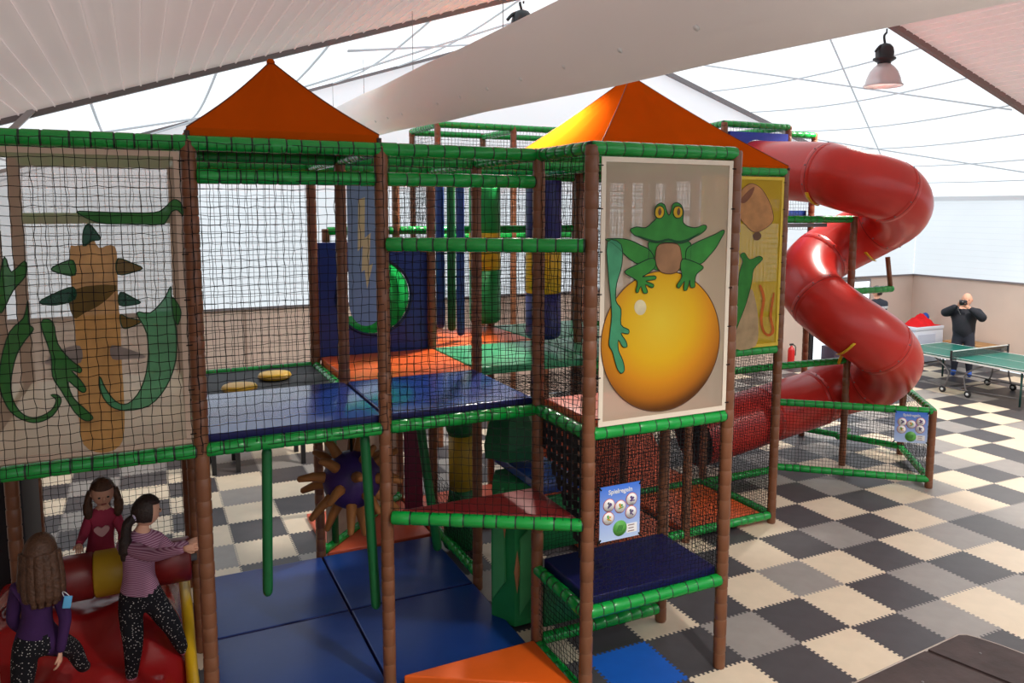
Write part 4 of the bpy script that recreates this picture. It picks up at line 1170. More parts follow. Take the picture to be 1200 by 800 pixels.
# foam pillars and soft tree
def pillar(x, y, label):
    t = thing('foam_pillar', label, 'foam pillar', (x, y, .06))
    MB().lathe([(.20, .06), (.21, .10), (.19, .35), (.14, .62), (.135, .70)], (x, y, 0), 20).build('pillar_foot', M_GSOFT, t)
    MB().lathe([(.135, .70), (.138, 1.30)], (x, y, 0), 20).build('pillar_band', mat('ochre_vinyl', srgb(176, 140, 30), .5, .4, .1), t)
    MB().lathe([(.14, 1.30), (.17, 1.38), (.15, 1.5), (.14, 2.06)], (x, y, 0), 20).build('pillar_top', M_GSOFT, t)
pillar(-1.95, 2.38, 'green and ochre round foam pillar standing behind the dark red step')
t = thing('soft_tree', 'green angular foam tree standing on the floor beside the orange step', 'foam tree', (-2.02, .80, .03))
M_TREE = mat('tree_green', srgb(30, 132, 74), .5, .4, .15, 3); M_TREE2 = mat('tree_pale_green', srgb(70, 160, 100), .5, .4, .1, 3)
tx, ty = -2.02, .85
mb = MB()
mb.lathe([(.24, .03), (.25, .08), (.255, .7), (.24, 1.34)], (tx, ty, 0), 6, smooth=False)
mb.build('trunk', M_TREE, t)
mb = MB(); mb.lathe([(.26, 1.50), (.27, 1.62), (.23, 1.80), (.10, 2.04)], (tx, ty + .12, 0), 6, smooth=False); mb.build('crown', mat('dark_tree_green', srgb(24, 92, 56), .5, .4, .1), t)
for q, (za, zb) in enumerate(((.15, .95), (.25, 1.3))):
    a = R(-95 - 60 * q)
    p = Vector((tx + .245 * math.cos(a), ty + .245 * math.sin(a), 0))
    tn = Vector((-math.sin(a), math.cos(a), 0)) * .07
    n_ = Vector((math.cos(a), math.sin(a), 0)) * .012
    vs = [p - tn + Vector((0, 0, za)), p + tn + Vector((0, 0, za + .2)), p + tn * .6 + Vector((0, 0, zb)), p - tn * .9 + Vector((0, 0, zb - .1))]
    mb = MB().add([v + n_ for v in vs] + [v - n_ for v in vs], [(0, 1, 2, 3), (7, 6, 5, 4), (0, 4, 5, 1), (1, 5, 6, 2), (2, 6, 7, 3), (3, 7, 4, 0)])
    mb.build('leaf_panel', M_TREE2, t)
for q in range(2):
    a = R(-115 - 25 * q)
    p = Vector((tx + .262 * math.cos(a), ty + .262 * math.sin(a), .55 + .5 * q))
    mb = MB().add([p + Vector((0, 0, .2)), p + Vector((.03, 0, .0)), p + Vector((0, 0, -.2)), p + Vector((-.03, -.0, 0)), p + Vector((0, -.012, 0))], [(0, 1, 4), (1, 2, 4), (2, 3, 4), (3, 0, 4), (3, 2, 1, 0)])
    mb.build('bark_mark', mat('tan_mark', srgb(168, 120, 80), .5), t)
# printed beige panel on the diagonal, purple slab
t = thing('diagonal_panel', 'beige printed panel in a green frame behind the spiked ball', 'panel', (X[1] + .5, Y[2] + .5, .15))
a = Vector((X[1] + .08, Y[2] + .08, 0)); b = Vector((X[2] - .08, Y[3] - .08, 0))
dd = (b - a).normalized(); nn = Vector((dd.y, -dd.x, 0))
def dpt(u, z, o=0): return a + dd * u + nn * o + Vector((0, 0, z))
L = (b - a).length
MB().add([dpt(.0, .15), dpt(L, .15), dpt(L, 1.3), dpt(0, 1.3), dpt(.0, .15, .01), dpt(L, .15, .01), dpt(L, 1.3, .01), dpt(0, 1.3, .01)],
         [(0, 3, 2, 1), (4, 5, 6, 7), (0, 1, 5, 4), (2, 3, 7, 6), (1, 2, 6, 5), (3, 0, 4, 7)]).build('panel_sheet', mat('beige_print', srgb(176, 156, 136), .6, .3, .2, 5), t)
MB().tube([dpt(.12, .12, .03), dpt(.12, 1.3, .03)], .04, 10).build('frame_bar', M_GSOFT, t)
MB().tube([dpt(0, 1.3, .03), dpt(L, 1.3, .03)], .04, 10).build('frame_bar', M_GSOFT, t)
mb = MB().box((-2.13, 3.50, .66), (.22, .07, 1.2), bevel=.02, rz=R(-20))
tag(mb.build('foam_slab', mat('plum_vinyl', srgb(110, 34, 62), .5, .4, .08)), 'plum coloured foam slab standing behind the net', 'foam slab')

# ---- bay below the lizard banner: red inflatable slope, roller, dark padded panel
def slope_z(x, y):
    t_ = min(1, max(0, (y - .30) / 1.15))
    return .06 + .50 * t_ ** 2.6
nx, ny = 64, 70
vs = []; fs = []
x0, x1, y0, y1 = X[-1] - .35, X[0] - .12, Y[0] + .07, Y[2] - .12
rs = np.random.default_rng(5)
for i in range(nx + 1):
    for j in range(ny + 1):
        x = x0 + (x1 - x0) * i / nx; y = y0 + (y1 - y0) * j / ny
        fx, fy = i / nx, j / ny
        w = .030 * math.sin(x * 9 + 3 * math.sin(y * 4)) * math.sin(y * 7 + 2 * math.sin(x * 5)) + .040 * (.5 - abs(math.sin(x * 5.5 + y * 4 + 1.5 * math.sin(y * 6)))) + .026 * (.5 - abs(math.sin(x * 11 - y * 7 + 2 * math.sin(x * 4))))
        ed = min(1, fx * 8, (1 - fx) * 8, fy * 8, (1 - fy) * 8)
        vs.append((x, y, max(.02, slope_z(x, y) * (.35 + .65 * math.sqrt(max(0, ed))) + w * ed)))
n0 = len(vs)
for i in range(nx):
    for j in range(ny):
        k = i * (ny + 1) + j
        fs.append((k, k + ny + 1, k + ny + 2, k + 1))
bd = [i * (ny + 1) for i in range(nx + 1)] + [nx * (ny + 1) + j for j in range(1, ny + 1)] + [i * (ny + 1) + ny for i in range(nx - 1, -1, -1)] + [j for j in range(ny - 1, 0, -1)]
vs += [(vs[k][0], vs[k][1], 0.0) for k in bd]
m_ = len(bd)
for q in range(m_): fs.append((bd[q], n0 + q, n0 + (q + 1) % m_, bd[(q + 1) % m_]))
t = thing('inflatable_slope', 'crumpled red soft slope under the lizard banner', 'soft slope', (X[-1] + .5, Y[0] + .6, 0))
MB().add(vs, fs, 0, True).build('red_cover', mat('shiny_red_cover', srgb(150, 26, 28), .26, .6, .1, 3), t)
pts = [(x1 + .02, y, max(.08, slope_z(x1, y) * .85) + .03 * math.sin(y * 11)) for y in np.linspace(y0 + .02, y1 - .1, 16)]
MB().tube(pts, .045, 8, flat=1.5).build('yellow_edge', M_YEL, t)
pts = [(x0 + .52 + .1 * yq, y, slope_z(x0, y) + .035) for yq, y in enumerate(np.linspace(y0 + .02, y0 + .35, 4))]
MB().tube(pts, .035, 8, flat=.5).build('yellow_edge', M_YEL, t)
t = thing('soft_roller', 'red and yellow banded roller bar across the red soft slope', 'roller', (X[-1] + .6, Y[1] - .05, .66))
Mx = Matrix.Rotation(R(90), 4, 'Y')
rx0 = X[-1] + .05
for a, b, m in ((0, .46, M_REDV), (.46, .83, mat('mustard_vinyl', srgb(186, 150, 30), .45)), (.83, 1.16, M_REDV)):
    MB().lathe([(.165, a), (.178, a + .012), (.178, b - .012), (.165, b)], (rx0, Y[1] - .06, .86), 26, M=Mx).build('roller_band', m, t)
MB().tube([(rx0 - .05, Y[1] - .06, .86), (rx0 + 1.21, Y[1] - .06, .86)], .03, 8).build('axle', M_STEEL, t)
DKP = mat('charcoal_panel', srgb(40, 38, 44), .7)
tag(MB().box((X[-1] - .36, Y[2] + .02, 1.1), (.50, .06, 2.0), bevel=.015).build('dark_panel', DKP), 'charcoal padded panel beside the net window under the lizard banner', 'panel')
tag(MB().box((X[-1] + .03, Y[1] + .5, 1.1), (.06, .95, 2.0), bevel=.015).build('dark_panel', DKP), 'charcoal padded side panel behind the girl in the purple top', 'panel')

# bench table seen below the deck at the back wall
t = thing('low_table', 'dark low table standing by the back wall behind the net floor', 'table', (-3.6, 6.5, 0))
MB().box((-3.6, 6.4, .70), (1.6, .8, .05), bevel=.01).build('table_top', M_DARK, t)
for x in (-4.2, -3.88, -2.97):
    for y in (6.1, 6.7): MB().box((x, y, .34), (.06, .06, .68)).build('leg', M_DARK, t)
# ================================================================== PEOPLE
def skin_mesh(J, E, mats_of, sub=3):
    """J: name->(co,r); E: list of (a,b,matindex). One continuous skinned surface."""
    names = list(J)
    me = bpy.data.meshes.new('tmp_body')
    me.from_pydata([J[n][0] for n in names], [(names.index(a), names.index(b)) for a, b, _ in E], [])
    ob = bpy.data.objects.new('tmp_body', me); COL.objects.link(ob)
    bpy.context.view_layer.objects.active = ob
    md = ob.modifiers.new('skin', 'SKIN')
    md.use_smooth_shade = True
    for i, n in enumerate(names):
        sv = me.skin_vertices[0].data[i]
        r = J[n][1]
        sv.radius = r if isinstance(r, tuple) else (r, r)
        sv.use_root = (n == 'pelvis')
    ss = ob.modifiers.new('sub', 'SUBSURF'); ss.levels = sub; ss.render_levels = sub
    bpy.context.view_layer.update()
    dg = bpy.context.evaluated_depsgraph_get()
    out = bpy.data.meshes.new_from_object(ob.evaluated_get(dg))
    bpy.data.objects.remove(ob)
    segs = [(Vector(J[a][0]), Vector(J[b][0]), m) for a, b, m in E]
    V = [v.co.copy() for v in out.vertices]
    F = [list(p.vertices) for p in out.polygons]
    mi = []
    for f in F:
        c = sum((V[k] for k in f), Vector()) / len(f)
        best = None
        for a, b, m in segs:
            d = b - a
            t = max(0, min(1, (c - a).dot(d) / max(1e-9, d.dot(d))))
            q = (c - (a + d * t)).length
            if best is None or q < best[0]: best = (q, m)
        mi.append(best[1])
    bpy.data.meshes.remove(out)
    return V, F, mi
def hand(mb, wrist, direction, palm_n, size, mi, curl=.5, side=1):
    d = Vector(direction).normalized()
    n = Vector(palm_n); n = (n - d * n.dot(d)).normalized()
    s = d.cross(n) * side
    pc = wrist + d * size * .28
    mb.tube([wrist - d * size * .05, wrist + d * size * .12, wrist + d * size * .38, wrist + d * size * .50], [size * .15, size * .20, size * .23, size * .19], 10, mi, flat=.5, upv=n)
    lens = [.40, .47, .44, .34]
    for q in range(4):
        o = (q - 1.5) * .115 * size
        b0 = wrist + d * size * .46 + s * o
        L = lens[q] * size
        c = curl
        p1 = b0 + (d * math.cos(c * .5) + n * math.sin(c * .5)) * L * .42
        p2 = p1 + (d * math.cos(c * 1.3) + n * math.sin(c * 1.3)) * L * .33
        p3 = p2 + (d * math.cos(c * 2) + n * math.sin(c * 2)) * L * .25
        mb.tube([b0 - d * size * .06, b0, p1, p2, p3], [size * .06, size * .06, size * .055, size * .05, size * .038], 7, mi)
    b0 = wrist + d * size * .14 - s * size * .17
    p1 = b0 + (d * .75 - s * .6 + n * .2).normalized() * size * .2
    p2 = p1 + (d * .95 - s * .15 + n * .4).normalized() * size * .17
    mb.tube([b0 + s * .05 * size, b0, p1, p2], [size * .07, size * .07, size * .06, size * .042], 7, mi)
def head(mb, c, r, face, mi, eye_mats=None):
    """egg shaped head with nose, ears, brow; face = unit direction"""
    f = Vector(face).normalized(); u = Vector((0, 0, 1)); u = (u - f * u.dot(f)).normalized(); s = f.cross(u)
    M = Matrix((s, f, u)).transposed().to_4x4()
    n = 18; k = 12; vs = []; fs = []
    for i in range(k + 1):
        th = math.pi * i / k
        for q in range(n):
            a = 2 * math.pi * q / n
            x = math.sin(th) * math.cos(a); y = math.sin(th) * math.sin(a); z = math.cos(th)
            w = 1 - .22 * max(0, -z) ** 1.2
            p = Vector((x * .80 * w, y * (.94 if y < 0 else .88) * (1 - .10 * max(0, -z)), z * 1.12))
            if y > .6: p.y += .05 * math.exp(-((z + .55) / .25) ** 2) - .05 * math.exp(-((z - .02) / .18) ** 2) * (1 if abs(x) > .15 else 0)
            vs.append(M @ (p * r) + c)
    for i in range(k):
        for q in range(n):
            fs.append((i * n + q, (i + 1) * n + q, (i + 1) * n + (q + 1) % n, i * n + (q + 1) % n))
    mb.add(vs, fs, mi, True)
    mb.tube([M @ Vector((0, r * .84, r * .12)) + c, M @ Vector((0, r * .98, -r * .12)) + c, M @ Vector((0, r * .95, -r * .24)) + c], [r * .06, r * .12, r * .08], 8, mi)
    for q in (-1, 1):
        mb.ball(M @ Vector((q * r * .80, -r * .05, -r * .05)) + c, (r * .10, r * .16, r * .24), 8, mi, M=M)
        mb.ball(M @ Vector((q * r * .30, r * .80, r * .05)) + c, (r * .10, r * .07, r * .07), 8, eye_mats, M=M)
    mb.box(M @ Vector((0, r * .84, -r * .50)) + c, (r * .34, r * .06, r * .07), eye_mats + 1, M=M)
    return M
def figure(label, J, E, mats, base, headc, headr, face, hands, hand_mat, eye_i, extra=None, category='person'):
    t = thing('person', label, category, base)
    V, F, mi = skin_mesh(J, E, mats)
    mb = MB(); mb.add(V, F, mi, True)
    M = head(mb, Vector(headc), headr, face, hand_mat, eye_i)
    for w, d, n, s, cu, sd in hands: hand(mb, Vector(w), d, n, s, hand_mat, cu, sd)
    mb.build('body', mats, t)
    return t, M
EYE = mat('dark_eye', srgb(40, 28, 24), .3); LIP = mat('lip', srgb(170, 90, 84), .5)
def dotted(name, base, dots, scale=55):
    m = mat(name, base, .75, .2)
    nt = m.node_tree; b = nt.nodes['Principled BSDF']
    tc = nt.nodes.new('ShaderNodeTexCoord'); v = nt.nodes.new('ShaderNodeTexVoronoi'); v.inputs['Scale'].default_value = scale
    nt.links.new(tc.outputs['Object'], v.inputs['Vector'])
    lt = nt.nodes.new('ShaderNodeMath'); lt.operation = 'LESS_THAN'; lt.inputs[1].default_value = .22
    nt.links.new(v.outputs['Distance'], lt.inputs[0])
    mx = nt.nodes.new('ShaderNodeMix'); mx.data_type = 'RGBA'
    mx.inputs[6].default_value = (*base, 1); mx.inputs[7].default_value = (*dots, 1)
    nt.links.new(lt.outputs[0], mx.inputs[0]); nt.links.new(mx.outputs[2], b.inputs['Base Color'])
    return m
def striped(name, c0, c1, scale=60):
    m = mat(name, c0, .8, .2)
    nt = m.node_tree; b = nt.nodes['Principled BSDF']
    tc = nt.nodes.new('ShaderNodeTexCoord'); v = nt.nodes.new('ShaderNodeTexWave'); v.inputs['Scale'].default_value = scale
    v.bands_direction = 'Z'; v.inputs['Distortion'].default_value = .6
    nt.links.new(tc.outputs['Object'], v.inputs['Vector'])
    mx = nt.nodes.new('ShaderNodeMix'); mx.data_type = 'RGBA'
    mx.inputs[6].default_value = (*c0, 1); mx.inputs[7].default_value = (*c1, 1)
    nt.links.new(v.outputs['Fac'], mx.inputs[0]); nt.links.new(mx.outputs[2], b.inputs['Base Color'])
    return m
LEGG = dotted('dotted_black_leggings', srgb(24, 24, 30), srgb(205, 200, 195))
HAIRD = mat('dark_brown_hair', srgb(44, 30, 26), .5, .4, .2, 30, .5, 60); HAIRB = mat('light_brown_hair', srgb(84, 56, 40), .5, .4, .25, 30, .5, 60)
# hair cap: shell over the skull leaving the face free
def hair_cap(mb, c, r, M, front=.35, low=-.35, thick=1.07, mi=0):
    n = 22; k = 12; vs = []; fs = []; ok = {}
    for i in range(k + 1):
        th = math.pi * i / k
        for q in range(n):
            a = 2 * math.pi * q / n
            x = math.sin(th) * math.cos(a); y = math.sin(th) * math.sin(a); z = math.cos(th)
            p = Vector((x * .86, y * (1.0 if y < 0 else .93), z * 1.15)) * (r * thick * (1 + .02 * math.sin(a * 9)))
            vs.append(M @ p + c)
            ok[i * n + q] = not (y > front and z < .42) and z > low * (1 if y < .2 else .5)
    for i in range(k):
        for q in range(n):
            f = (i * n + q, (i + 1) * n + q, (i + 1) * n + (q + 1) % n, i * n + (q + 1) % n)
            if all(ok[w] for w in f): fs.append(f)
    mb.add(vs, fs, mi, True)
# --- girl in the striped jumper (seen from behind, holding the post)
SK, TOP, LEG, SH = 0, 1, 2, 3
mats = [M_SKIN, striped('pink_striped_knit', srgb(190, 150, 172), srgb(122, 62, 94), 22), LEGG, mat('pink_sock', srgb(206, 120, 150), .7), EYE, LIP]
J = {'pelvis': ((-5.105, 1.02, .83), (.14, .12)), 'waist': ((-5.11, 1.02, .95), (.14, .115)), 'chest': ((-5.10, 1.02, 1.12), (.155, .12)), 'shoulders': ((-5.085, 1.03, 1.24), (.12, .085)),
     'neck': ((-5.072, 1.03, 1.31), .045), 'skull': ((-5.05, 1.03, 1.37), .05),
     'sl': ((-5.19, 1.0, 1.215), .066), 'el': ((-5.00, .80, 1.19), .052), 'hl': ((-4.795, .60, 1.285), .03),
     'sr': ((-4.975, 1.07, 1.205), .066), 'er': ((-4.88, 1.10, 1.09), .052), 'hr': ((-4.75, 1.20, 1.08), .03),
     'hipl': ((-5.175, 1.01, .76), .108), 'kl': ((-5.17, .95, .46), .074), 'al': ((-5.195, .98, .20), .045), 'fl': ((-5.19, 1.06, .155), .04),
     'hipr': ((-5.035, 1.03, .76), .108), 'kr': ((-4.90, 1.06, .50), .074), 'ar': ((-4.825, 1.12, .235), .045), 'fr': ((-4.79, 1.18, .20), .04)}
E_ = [('pelvis', 'waist', TOP), ('waist', 'chest', TOP), ('chest', 'shoulders', TOP), ('shoulders', 'neck', TOP), ('neck', 'skull', SK),
      ('shoulders', 'sl', TOP), ('sl', 'el', TOP), ('el', 'hl', TOP), ('shoulders', 'sr', TOP), ('sr', 'er', TOP), ('er', 'hr', TOP),
      ('pelvis', 'hipl', LEG), ('hipl', 'kl', LEG), ('kl', 'al', LEG), ('al', 'fl', SH), ('pelvis', 'hipr', LEG), ('hipr', 'kr', LEG), ('kr', 'ar', LEG), ('ar', 'fr', SH)]
hc = (-5.03, 1.04, 1.45); hr_ = .105; face = (.9, .42, -.12)
t, M = figure('girl in a pink striped jumper and dotted black leggings holding the brown post', J, E_, mats, (-5.1, 1.02, .1), hc, hr_, face,
              [((-4.795, .60, 1.285), (.9, -.25, .1), (.3, .8, 0), .13, .7, 1), ((-4.75, 1.20, 1.08), (.9, .3, 0), (.2, -.8, 0), .13, .7, -1)], 0, 4)
mb = MB(); hair_cap(mb, Vector(hc), hr_, M, .25, -.55)
mb.tube(spline([(-5.105, 1.0, 1.43), (-5.16, .97, 1.40), (-5.18, .955, 1.30), (-5.19, .95, 1.19), (-5.185, .95, 1.12)]), [.02] + [.036] * 12 + [.046] * 6 + [.034] * 4 + [.018] * 2, 9)
mb.build('hair', HAIRD, t)
MB().tube([(-5.10, .995, 1.435), (-5.125, .985, 1.425)], .032, 10).build('hair_tie', mat('lilac_tie', srgb(200, 190, 220), .5), t)
# --- girl in the pink top facing the camera behind the roller
mats = [M_SKIN, mat('rose_top', srgb(170, 58, 84), .8, .2, .1), mat('black_trousers', srgb(24, 24, 30), .8), mat('blue_sock', srgb(70, 80, 120), .8), EYE, LIP]
J = {'pelvis': ((-5.40, 1.84, .86), (.11, .09)), 'waist': ((-5.395, 1.83, .97), (.10, .08)), 'chest': ((-5.38, 1.80, 1.12), (.115, .085)), 'shoulders': ((-5.365, 1.78, 1.215), (.095, .065)),
     'neck': ((-5.362, 1.775, 1.27), .042), 'skull': ((-5.358, 1.765, 1.33), .045),
     'sl': ((-5.46, 1.78, 1.20), .052), 'el': ((-5.515, 1.70, 1.07), .038), 'hl': ((-5.535, 1.56, 1.07), .028),
     'sr': ((-5.275, 1.78, 1.19), .052), 'er': ((-5.22, 1.71, 1.05), .038), 'hr': ((-5.235, 1.56, 1.05), .028),
     'hipl': ((-5.46, 1.84, .80), .085), 'kl': ((-5.47, 1.74, .72), .058), 'al': ((-5.47, 1.72, .64), .042), 'fl': ((-5.47, 1.66, .61), .038),
     'hipr': ((-5.345, 1.84, .80), .085), 'kr': ((-5.36, 1.72, .74), .058), 'ar': ((-5.36, 1.74, .64), .042), 'fr': ((-5.36, 1.68, .61), .038)}
hc = (-5.357, 1.755, 1.405); hr_ = .108; face = (.12, -.95, -.25)
t, M = figure('girl in a rose pink top with a pale heart leaning on the roller bar', J, E_, mats, (-5.4, 1.8, .58), hc, hr_, face,
              [((-5.535, 1.56, 1.07), (.1, -.9, -.1), (0, -.2, -1), .12, .4, 1), ((-5.235, 1.56, 1.05), (-.1, -.9, -.1), (0, -.2, -1), .12, .4, -1)], 0, 4)
mb = MB(); hair_cap(mb, Vector(hc), hr_, M, .35, -.4, 1.09)
for sx in (-1, 1):
    mb.tube(spline([(hc[0] + sx * .085, hc[1] + .02, hc[2] + .02), (hc[0] + sx * .108, hc[1] + .01, hc[2] - .06), (hc[0] + sx * .112, hc[1] - .01, hc[2] - .14), (hc[0] + sx * .10, hc[1] - .015, hc[2] - .21)]), [.03] * 8 + [.038] * 6 + [.032] * 3 + [.016] * 2, 8)
mb.tube(spline([(hc[0], hc[1] + .08, hc[2] + .02), (hc[0], hc[1] + .10, hc[2] - .10), (hc[0], hc[1] + .09, hc[2] - .2)]), .05, 10)
mb.build('hair', HAIRB, t)
ht = smooth_loop([(0, -.045), (.05, .0), (.055, .03), (.028, .045), (0, .028), (-.028, .045), (-.055, .03), (-.05, 0)], 3)
mb = MB().prism([(-5.375 + p.x, 1.10 + p.y) for p in ht], 'y', 1.685, 1.70)
mb.build('heart_print', mat('pale_heart', srgb(220, 170, 170), .7), t)
# --- girl in the purple top (back view, cut by the frame)
mats = [M_SKIN, mat('purple_knit', srgb(64, 36, 82), .8, .2, .1), LEGG, mat('black_shoe', srgb(20, 20, 24), .6), EYE, LIP]
J = {'pelvis': ((-5.735, .60, .86), (.12, .10)), 'waist': ((-5.73, .60, .98), (.11, .09)), 'chest': ((-5.715, .60, 1.12), (.13, .10)), 'shoulders': ((-5.705, .60, 1.225), (.105, .075)),
     'neck': ((-5.70, .60, 1.28), .045), 'skull': ((-5.69, .60, 1.35), .05),
     'sl': ((-5.825, .60, 1.205), .058), 'el': ((-5.87, .62, .98), .042), 'hl': ((-5.80, .72, .82), .03),
     'sr': ((-5.60, .60, 1.19), .058), 'er': ((-5.555, .56, .96), .042), 'hr': ((-5.60, .54, .73), .03),
     'hipl': ((-5.80, .60, .79), .10), 'kl': ((-5.85, .62, .45), .066), 'al': ((-5.87, .58, .20), .046), 'fl': ((-5.87, .66, .16), .042),
     'hipr': ((-5.67, .60, .79), .10), 'kr': ((-5.55, .80, .62), .066), 'ar': ((-5.50, .86, .42), .046), 'fr': ((-5.48, .93, .39), .042)}
hc = (-5.68, .60, 1.43); hr_ = .108; face = (.35, .92, -.1)
t, M = figure('girl in a purple top with long brown hair seen from behind', J, E_, mats, (-5.73, .6, .12), hc, hr_, face,
              [((-5.60, .54, .73), (-.1, -.1, -1), (-.8, .2, 0), .13, .5, 1), ((-5.80, .72, .82), (.4, .7, -.4), (.4, 0, -.4), .13, .6, -1)], 0, 4)
mb = MB(); hair_cap(mb, Vector(hc), hr_, M, .3, -.7, 1.1)
for q in range(7):
    a = R(180 + 20 + q * 23)
    px, py = hc[0] + .09 * math.cos(a), hc[1] + .085 * math.sin(a)
    mb.tube(spline([(px, py, hc[2] + .02), (px * 1.0 + .015 * math.cos(a), py + .02 * math.sin(a), hc[2] - .12), (hc[0] + .115 * math.cos(a), hc[1] + .105 * math.sin(a) - .01, hc[2] - .22), (hc[0] + .10 * math.cos(a), hc[1] + .11 * math.sin(a) - .01, hc[2] - .33)]), [.04] * 10 + [.036] * 6 + [.02] * 3, 8)
mb.build('hair', HAIRB, t)
mk = thing('face_mask', 'light blue face mask dangling from the arm of the girl in purple', 'face mask', (-5.535, .50, 1.06))
MB().box((-5.533, .495, 1.10), (.05, .012, .085), bevel=.005, M=Matrix.Rotation(R(12), 4, 'Y')).build('mask_cloth', mat('mask_blue', srgb(96, 176, 226), .7), mk)
MB().tube(spline([(-5.55, .50, 1.14), (-5.56, .51, 1.165), (-5.545, .50, 1.17), (-5.52, .495, 1.142)]), .003, 5).build('ear_loop', M_WHITE, mk)

# --- man with a camera behind the table-tennis table
mx_, my_ = 11.52, 5.92
fdv = (CAM_P - Vector((mx_, my_, 1.6))); fdv.z = 0; fdv.normalize()
sdv = Vector((-fdv.y, fdv.x, 0))      # his left-hand side seen ... to the picture's left is -sdv
def man(u, f, z): 
    p = Vector((mx_, my_, 0)) + sdv * u + fdv * f
    return (p.x, p.y, z)
JK = mat('black_jacket', srgb(38, 40, 48), .7, .3, .15, 8)
JN = mat('dark_jeans', srgb(44, 48, 62), .8)
SHB = mat('blue_shoe', srgb(40, 92, 190), .5)
mats = [M_SKIN, JK, JN, SHB, EYE, LIP]
J = {'pelvis': (man(0, 0, .90), (.28, .21)), 'waist': (man(0, .0, 1.06), (.29, .22)), 'chest': (man(0, 0, 1.30), (.31, .22)), 'shoulders': (man(0, 0, 1.46), (.20, .15)),
     'neck': (man(0, .03, 1.56), .065), 'skull': (man(0, .05, 1.64), .075),
     'sl': (man(-.24, .02, 1.46), .115), 'el': (man(-.42, .20, 1.42), .098), 'hl': (man(-.16, .34, 1.62), .06),
     'sr': (man(.24, .02, 1.45), .115), 'er': (man(.36, .24, 1.34), .098), 'hr': (man(.08, .34, 1.58), .06),
     'hipl': (man(-.11, 0, .86), .15), 'kl': (man(-.13, .03, .50), .105), 'al': (man(-.15, 0, .10), .06), 'fl': (man(-.16, .15, .05), .05),
     'hipr': (man(.11, 0, .86), .15), 'kr': (man(.13, .03, .50), .105), 'ar': (man(.15, 0, .10), .06), 'fr': (man(.17, .15, .05), .05)}
hc = man(.02, .05, 1.735); hr_ = .13
t, M = figure('bald man in a black jacket holding a camera up behind the green table', J, E_, mats, (mx_, my_, 0), hc, hr_, tuple(fdv + Vector((0, 0, -.05))),
              [(man(-.14, .32, 1.62), tuple(sdv * .6 + Vector((0, 0, .5))), tuple(fdv), .18, .8, 1), (man(.06, .32, 1.58), tuple(-sdv * .6 + Vector((0, 0, .5))), tuple(fdv), .18, .8, -1)], 0, 4)
cm = thing('camera_body', 'black camera with a long round lens held by the bald man', 'camera', man(-.05, .33, 1.64))
cc = Vector(man(-.05, .33, 1.70))
Mc = Matrix((sdv, fdv, Vector((0, 0, 1)))).transposed().to_4x4()
MB().box(cc, (.15, .07, .10), bevel=.012, M=Mc).build('camera_case', M_DARK, cm)
MB().lathe([(.045, 0), (.048, .02), (.046, .07), (.055, .10), (.052, .12)], cc + fdv * .03 - sdv * .02, 18, M=fdv.to_track_quat('Z', 'Y').to_matrix().to_4x4()).build('lens', mat('black_lens', srgb(16, 16, 20), .15), cm)
MB().tube(spline([cc - sdv * .08, cc - sdv * .10 + Vector((0, 0, -.12)) - fdv * .08, Vector(man(-.05, .17, 1.38)), Vector(man(.10, .16, 1.50))]), .008, 5).build('strap', mat('grey_strap', srgb(150, 150, 155), .6), cm)
# --- person in dark jacket seen from behind by the glass door
px_, py_ = 10.80, 7.60
J = {'pelvis': ((px_, py_, .93), (.17, .13)), 'waist': ((px_, py_, 1.06), (.165, .13)), 'chest': ((px_, py_, 1.30), (.20, .14)), 'shoulders': ((px_, py_, 1.45), (.15, .105)),
     'neck': ((px_ - .02, py_ + .02, 1.54), .06), 'skull': ((px_ - .03, py_ + .03, 1.62), .07),
     'sl': ((px_ - .2, py_, 1.44), .082), 'el': ((px_ - .30, py_ + .15, 1.30), .062), 'hl': ((px_ - .30, py_ + .33, 1.48), .042),
     'sr': ((px_ + .2, py_, 1.43), .082), 'er': ((px_ + .27, py_ + .05, 1.16), .062), 'hr': ((px_ + .22, py_ + .25, 1.02), .042),
     'hipl': ((px_ - .09, py_, .86), .12), 'kl': ((px_ - .10, py_ + .02, .48), .085), 'al': ((px_ - .11, py_, .10), .058), 'fl': ((px_ - .12, py_ + .14, .05), .048),
     'hipr': ((px_ + .09, py_, .86), .12), 'kr': ((px_ + .10, py_ + .02, .48), .085), 'ar': ((px_ + .11, py_, .10), .058), 'fr': ((px_ + .12, py_ + .14, .05), .048)}
J = {k: ((v[0][0], v[0][1], v[0][2] * 1.05 if v[0][2] > .2 else v[0][2]), v[1] if not isinstance(v[1], tuple) else (v[1][0] * 1.25, v[1][1] * 1.15)) for k, v in J.items()}
mats = [M_SKIN, mat('navy_jacket', srgb(34, 40, 54), .7), JN, mat('dark_shoe', srgb(26, 26, 30), .5), EYE, LIP]
hc = (px_ - .035, py_ + .03, 1.775)
t, M = figure('person in a dark jacket with white lettering on the back, facing the glass door', J, E_, mats, (px_, py_, 0), hc, .12, (-.75, .65, 0),
              [((px_ - .30, py_ + .33, 1.48), (.1, .3, .9), (-.5, 0, 0), .18, .6, 1), ((px_ + .22, py_ + .25, 1.02), (-.2, .8, 0), (0, 0, -1), .18, .6, -1)], 0, 4)
mb = MB(); hair_cap(mb, Vector(hc), .12, M, .2, -.5, 1.08); mb.build('hair', HAIRD, t)
mb = MB()
mb.box((px_ - .05, py_ - .165, 1.42), (.05, .03, .05)); mb.box((px_ + .06, py_ - .163, 1.43), (.13, .03, .022)); mb.box((px_ + .05, py_ - .163, 1.40), (.11, .03, .016))
mb.build('back_print', M_WHITE, t)

